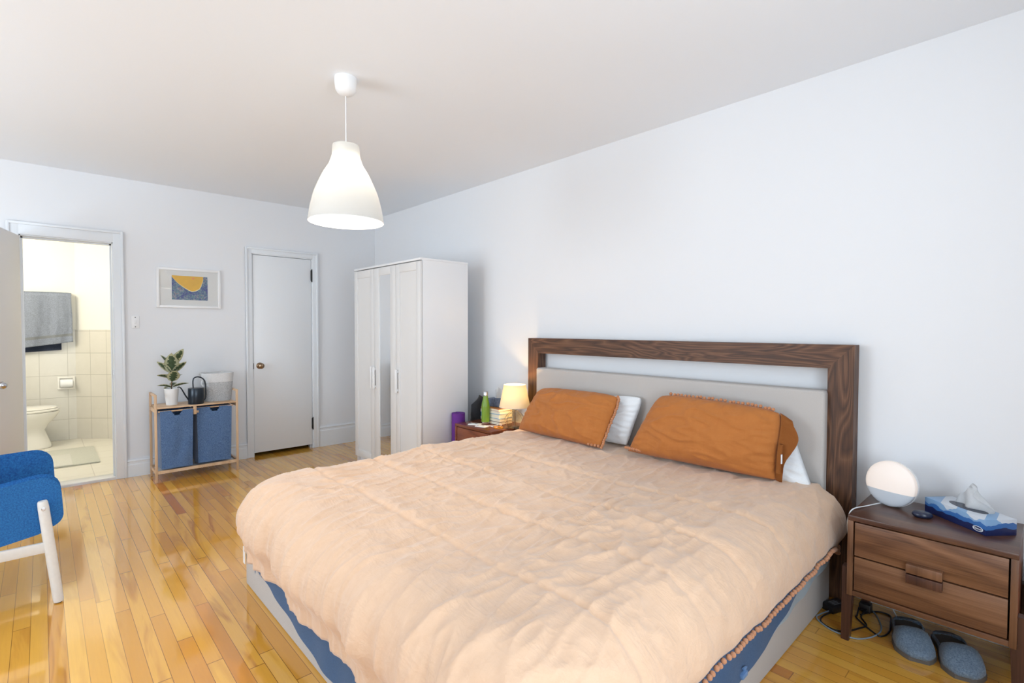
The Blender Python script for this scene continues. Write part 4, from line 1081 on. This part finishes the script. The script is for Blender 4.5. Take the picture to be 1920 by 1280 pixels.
def hamper_bag(x0, x1, yf, yb, skew, label, seed):
    t = thing('laundry_bag', label, 'laundry bag', ((x0+x1)/2, (yf+yb)/2, .11), 0, 'blue laundry bags')
    zt, zb = .612, .112; n = 28
    def side_pt(u, v):
        # u runs round the four sides, v from bottom to top
        k = u*4; sd = int(k) % 4; w = k-int(k)
        sh = .93+.07*v
        X0, X1 = (x0+x1)/2-(x1-x0)/2*sh, (x0+x1)/2+(x1-x0)/2*sh
        Y0, Y1 = yf+.01*(1-v), yb
        c = [(X0, Y0), (X1, Y0), (X1, Y1), (X0, Y1)]
        a, d = c[sd], c[(sd+1) % 4]
        x = a[0]+(d[0]-a[0])*w; y = a[1]+(d[1]-a[1])*w
        bul = math.sin(PI*w)*.010*(1-v)+.009*N3(u*9+seed, v*3, seed)*math.sin(PI*v)*math.sin(PI*w)
        if sd == 0: y -= bul+.012*N3(w*3, v*4, seed+4)*math.sin(PI*w)*(1-v*.6)
        elif sd == 2: y += bul
        elif sd == 1: x += bul
        else: x -= bul
        y += skew*(x-x0)*(1-v*.3)
        return Vector((x, y, zb+(zt-zb)*v+(.006*N3(u*6, 0, seed) if v < .02 else 0)))
    b = nb(); nu, nv = 96, 36
    V = [[b.verts.new(side_pt(i/nu, j/nv)) for j in range(nv+1)] for i in range(nu)]
    for i in range(nu):
        for j in range(nv):
            w = (i+.5)/nu*4
            # half round hand hole at the top middle of the front side
            if w < 1:
                dx = (w-.5)*(x1-x0)/.036; dz = (zt-(zb+(zt-zb)*(j+.5)/nv))/.046
                if dx*dx+dz*dz < 1: continue
            b.faces.new((V[i][j], V[(i+1) % nu][j], V[(i+1) % nu][j+1], V[i][j+1]))
    b.faces.new([V[i][0] for i in range(nu)])
    bmesh.ops.recalc_face_normals(b, faces=b.faces[:]); bmesh.ops.solidify(b, geom=b.faces[:], thickness=.003)
    obj('bag', b, 'hamper', t, ang=1.0)
    b = nb(); yy = yf+.010; tube(b, [(x0-.012, yy, zt-.004), (x1+.012, yy+skew*(x1-x0), zt-.004)], .0065, 10); obj('carry_rod', b, 'bamboo', t)
hamper_bag(.728, .972, 5.180, 5.44, 0.0, 'blue laundry bag on the left side of the bamboo rack', 2.2)
hamper_bag(1.005, 1.285, 5.215, 5.45, -.06, 'blue laundry bag on the right side of the bamboo rack', 6.1)
# potted rubber plant
ZS = hzt
pp = thing('potted_plant', 'variegated rubber plant in a white ribbed pot on the laundry rack', 'plant', (.835, 5.32, ZS))
prof = [(0, .0005), (.042, .0005)]
for k in range(13):
    zz = .004+.0105*k; r = .043+.012*k/12; prof += [(r-.0015, zz), (r+.0008, zz+.005)]
prof += [(.0565, .142), (.054, .146), (.050, .142), (.050, .128), (0, .128)]
b = nb(); lathe(b, prof, (.835, 5.32, ZS), 36, caps=False); obj('pot', b, 'ceramic', pp, ang=1.3)
b = nb(); lathe(b, [(0, .132), (.0495, .1285)], (.835, 5.32, ZS), 24, caps=False); obj('soil', b, 'soil', pp)
b = nb(); tube(b, smoothpath([(.835, 5.32, ZS+.128), (.838, 5.318, ZS+.22), (.842, 5.31, ZS+.32), (.838, 5.305, ZS+.41)], 5), .005, 8); obj('stem', b, 'stem', pp)
b = nb(); lathe(b, [(.0, 0), (.006, .01), (.005, .03), (0, .06)], (.836, 5.303, ZS+.405), 8); obj('leaf_bud', b, 'bud', pp, label='red unopened leaf bud')
def leaf(base, az, el, ln, w, droop, roll=0):
    b = nb(); d = Vector((math.cos(az)*math.cos(el), math.sin(az)*math.cos(el), math.sin(el)))
    sd = d.cross(Vector((0, 0, 1)));  sd = sd.normalized() if sd.length > .05 else Vector((1, 0, 0)); nr = sd.cross(d)
    sd, nr = sd*math.cos(roll)+nr*math.sin(roll), nr*math.cos(roll)-sd*math.sin(roll)
    n = 16
    def f(u, v):
        a = 2*v-1; hw_ = w*(math.sin(PI*min(1, u*.98+.01))**.75)*(1-.25*u)
        if u < .10: hw_ = max(hw_*.3, .002)
        return Vector(base)+d*ln*u+sd*a*hw_+nr*(.18*abs(a)*hw_)-Vector((0, 0, 1))*droop*u*u
    grid(b, f, n, 10, mif=lambda i, j: 1 if (j in (0, 1, 8, 9) or (j in (2, 7) and (i*7+j) % 3 == 0) or i > 13) else 0)
    bmesh.ops.solidify(b, geom=b.faces[:], thickness=.0012)
    obj('leaf', b, ['leaf', 'leaf_edge'], pp, ang=1.5)
B0 = lambda h: (.838, 5.312, ZS+h)
leaf(B0(.27), -1.75, 1.30, .195, .064, .0, 0)           # big upright leaf facing the camera
leaf(B0(.33), 2.6, .95, .15, .050, .01)
leaf(B0(.345), -.45, 1.02, .175, .042, .0, 1.0)
leaf(B0(.28), 3.0, .78, .15, .044, .0, -.7)
leaf(B0(.27), -.3, .86, .17, .042, .02, .7)
leaf(B0(.20), -1.45, .95, .15, .056, .015, .2)
leaf(B0(.225), .35, .55, .11, .034, .02)
leaf(B0(.235), 3.3, .45, .125, .036, .02, -.5)
leaf(B0(.155), 2.95, .42, .12, .030, .03, -.5)
leaf(B0(.155), -.25, .45, .14, .028, .03, .5)
leaf(B0(.165), 1.2, .5, .11, .03, .03)
leaf(B0(.15), -2.4, .35, .10, .030, .03)
# watering can
wcx, wcy = 1.008, 5.252
wt = thing('watering_can', 'black metal watering can with a tall loop handle on the laundry rack', 'watering can', (wcx, wcy, ZS))
b = nb(); lathe(b, [(0, .0005), (.060, .0005), (.0615, .003), (.0615, .138), (.059, .142), (0, .143)], (wcx, wcy, ZS), 36); obj('body', b, 'can', wt)
b = nb(); pts = smoothpath([(wcx-.055, wcy-.01, ZS+.035), (wcx-.085, wcy-.02, ZS+.085), (wcx-.115, wcy-.03, ZS+.145), (wcx-.133, wcy-.035, ZS+.163), (wcx-.146, wcy-.04, ZS+.160)], 5); tube(b, pts, [.0065-.003*i/len(pts) for i in range(len(pts))], 10); obj('spout', b, 'can', wt)
b = nb(); tube(b, smoothpath([(wcx-.02, wcy, ZS+.14), (wcx-.022, wcy, ZS+.20), (wcx-.012, wcy, ZS+.232), (wcx+.02, wcy, ZS+.240), (wcx+.055, wcy, ZS+.222), (wcx+.074, wcy, ZS+.18), (wcx+.077, wcy, ZS+.06), (wcx+.070, wcy, ZS+.035), (wcx+.058, wcy, ZS+.028)], 6), .0055, 10); obj('handle', b, 'can', wt)
# rope basket
bk = thing('rope_basket', 'grey and white cotton rope basket at the right end of the laundry rack', 'basket', (1.195, 5.35, ZS))
def bas(z0, z1, inner):
    b = nb(); n = 56
    rows = int((z1-z0)/.006)
    def R(z): return .112+.022*(z/.262)
    def P(a, r, z):
        c, s2 = math.cos(a), math.sin(a); k = (abs(c)**3.2+abs(s2)**3.2)**(-1/3.2)
        return Vector((1.203+r*c*k, 5.372+r*.80*s2*k, ZS+z))
    rings = []
    for k in range(rows*2+1):
        z = z0+(z1-z0)*k/(rows*2); r = R(z)+(.002 if k % 2 else 0); rings.append([P(2*PI*i/n, r, z) for i in range(n)])
    for k in range(rows, -1, -1):
        z = z0+(z1-z0)*k/rows; rings.append([P(2*PI*i/n, R(z)-.008, z) for i in range(n)])
    loft(b, rings, (inner, inner)) if False else loft(b, rings, (False, False))
    if inner: b.faces.new([b.verts.new(P(2*PI*i/n, R(0)-.001, .001)) for i in range(n)])
    return b
obj('body', bas(.001, .176, True), 'rope_g', bk, ang=1.5, label='grey mottled lower part')
obj('upper_band', bas(.177, .262, False), 'rope_w', bk, ang=1.5, label='white upper band')
b = nb(); tube(b, smoothpath([(1.075, 5.31, ZS+.20), (1.063, 5.30, ZS+.185), (1.062, 5.29, ZS+.165), (1.072, 5.28, ZS+.15)], 4), .006, 8); obj('handle', b, 'rope_w', bk)

# ------------------------------------------------------------------ armchair (cut by the left edge of the frame)
ch = thing('armchair', 'blue upholstered armchair with round whitewashed wooden legs at the left', 'armchair', (-.33, 3.6, 0))
def slab(xa, xb, z_lo, z_hi, ya, yb, rise_lo, rise, rad, mat, nm):
    """upholstered side slab in the xz plane with rounded corners"""
    b = nb(); poly = []
    cs = [(xb, z_hi+rise, rad), (xb+.010, z_lo+rise_lo-.010, .03), (xb-.06, z_lo+rise_lo-.045, .03), (xa, z_lo, .03), (xa, z_hi, rad)]
    n = len(cs)
    for k in range(n):
        p = Vector((cs[k][0], cs[k][1])); a = Vector(cs[k-1][:2]); c = Vector(cs[(k+1) % n][:2]); r = cs[k][2]
        da = (a-p).normalized(); dc = (c-p).normalized(); h = da.angle(dc)/2; tl_ = min(r/math.tan(h), (a-p).length*.45, (c-p).length*.45)
        for j in range(7):
            t = j/6; q0 = p+da*tl_*(1-t); q1 = p+dc*tl_*t; poly.append((q0*(1-t)+q1*t))
    prism(b, [(q.x, q.y) for q in poly], 1, ya, yb)
    ed = [e for e in b.edges if abs(e.verts[0].co.y-e.verts[1].co.y) < 1e-5]
    bmesh.ops.bevel(b, geom=ed, offset=.032, segments=5, affect='EDGES', profile=.5)
    return obj(nm, b, mat, ch, ang=1.2)
slab(-.70, .024, .252, .462, 3.282, 3.372, .165, .125, .055, 'chair', 'armrest')
slab(-.70, .004, .33, .572, 3.850, 3.940, .060, .030, .06, 'chair', 'armrest')
b = nb(); box(b, (-.66, 3.38, .34), (-.02, 3.855, .44), .04, 4); obj('seat', b, 'chair', ch)
b = nb(); box(b, (-.09, 3.39, 0), (.03, 3.85, .52), .045, 4, M=Matrix.Translation((-.68, 0, .36)) @ Matrix.Rotation(-.22, 4, 'Y')); obj('backrest', b, 'chair', ch)
for y, sg in ((3.258, -1), (3.968, 1)):
    for (xt, xb_) in ((-.010, .040) if sg < 0 else (-.036, .014), (-.60, -.66)):
        b = nb(); n = 14; p0 = Vector((xb_, y, .006)); p1_ = Vector((xt, y, .505)); pts = [p0, p0.lerp(p1_, .02)]+[p0.lerp(p1_, k/n) for k in range(1, n)]+[p0.lerp(p1_, .985), p1_]
        tube(b, pts, [.0185, .0200]+[.0203+.001*math.sin(k/n*PI*.8) for k in range(1, n)]+[.0195, .0165], 20); lg = obj('leg', b, 'whitewood', ch)
        b = nb(); lathe(b, [(0, .0003), (.011, .0003), (.011, .007), (0, .007)], (xb_, y, 0), 12); obj('foot_pad', b, 'black', lg)
        b = nb(); q = p0.lerp(p1_, .93); lathe(b, [(0, 0), (.0085, 0), (.0085, .0035), (.005, .004), (.0045, .0015), (0, .0015)], (q.x+.0, q.y+sg*.0205, q.z), 14, Matrix.Rotation(-sg*PI/2, 4, 'X')); obj('bolt', b, 'steel', lg)
    b = nb(); box(b, (-.63, y-.010, .257), (-.002, y+.010, .306), .003); obj('stretcher', b, 'whitewood', ch)
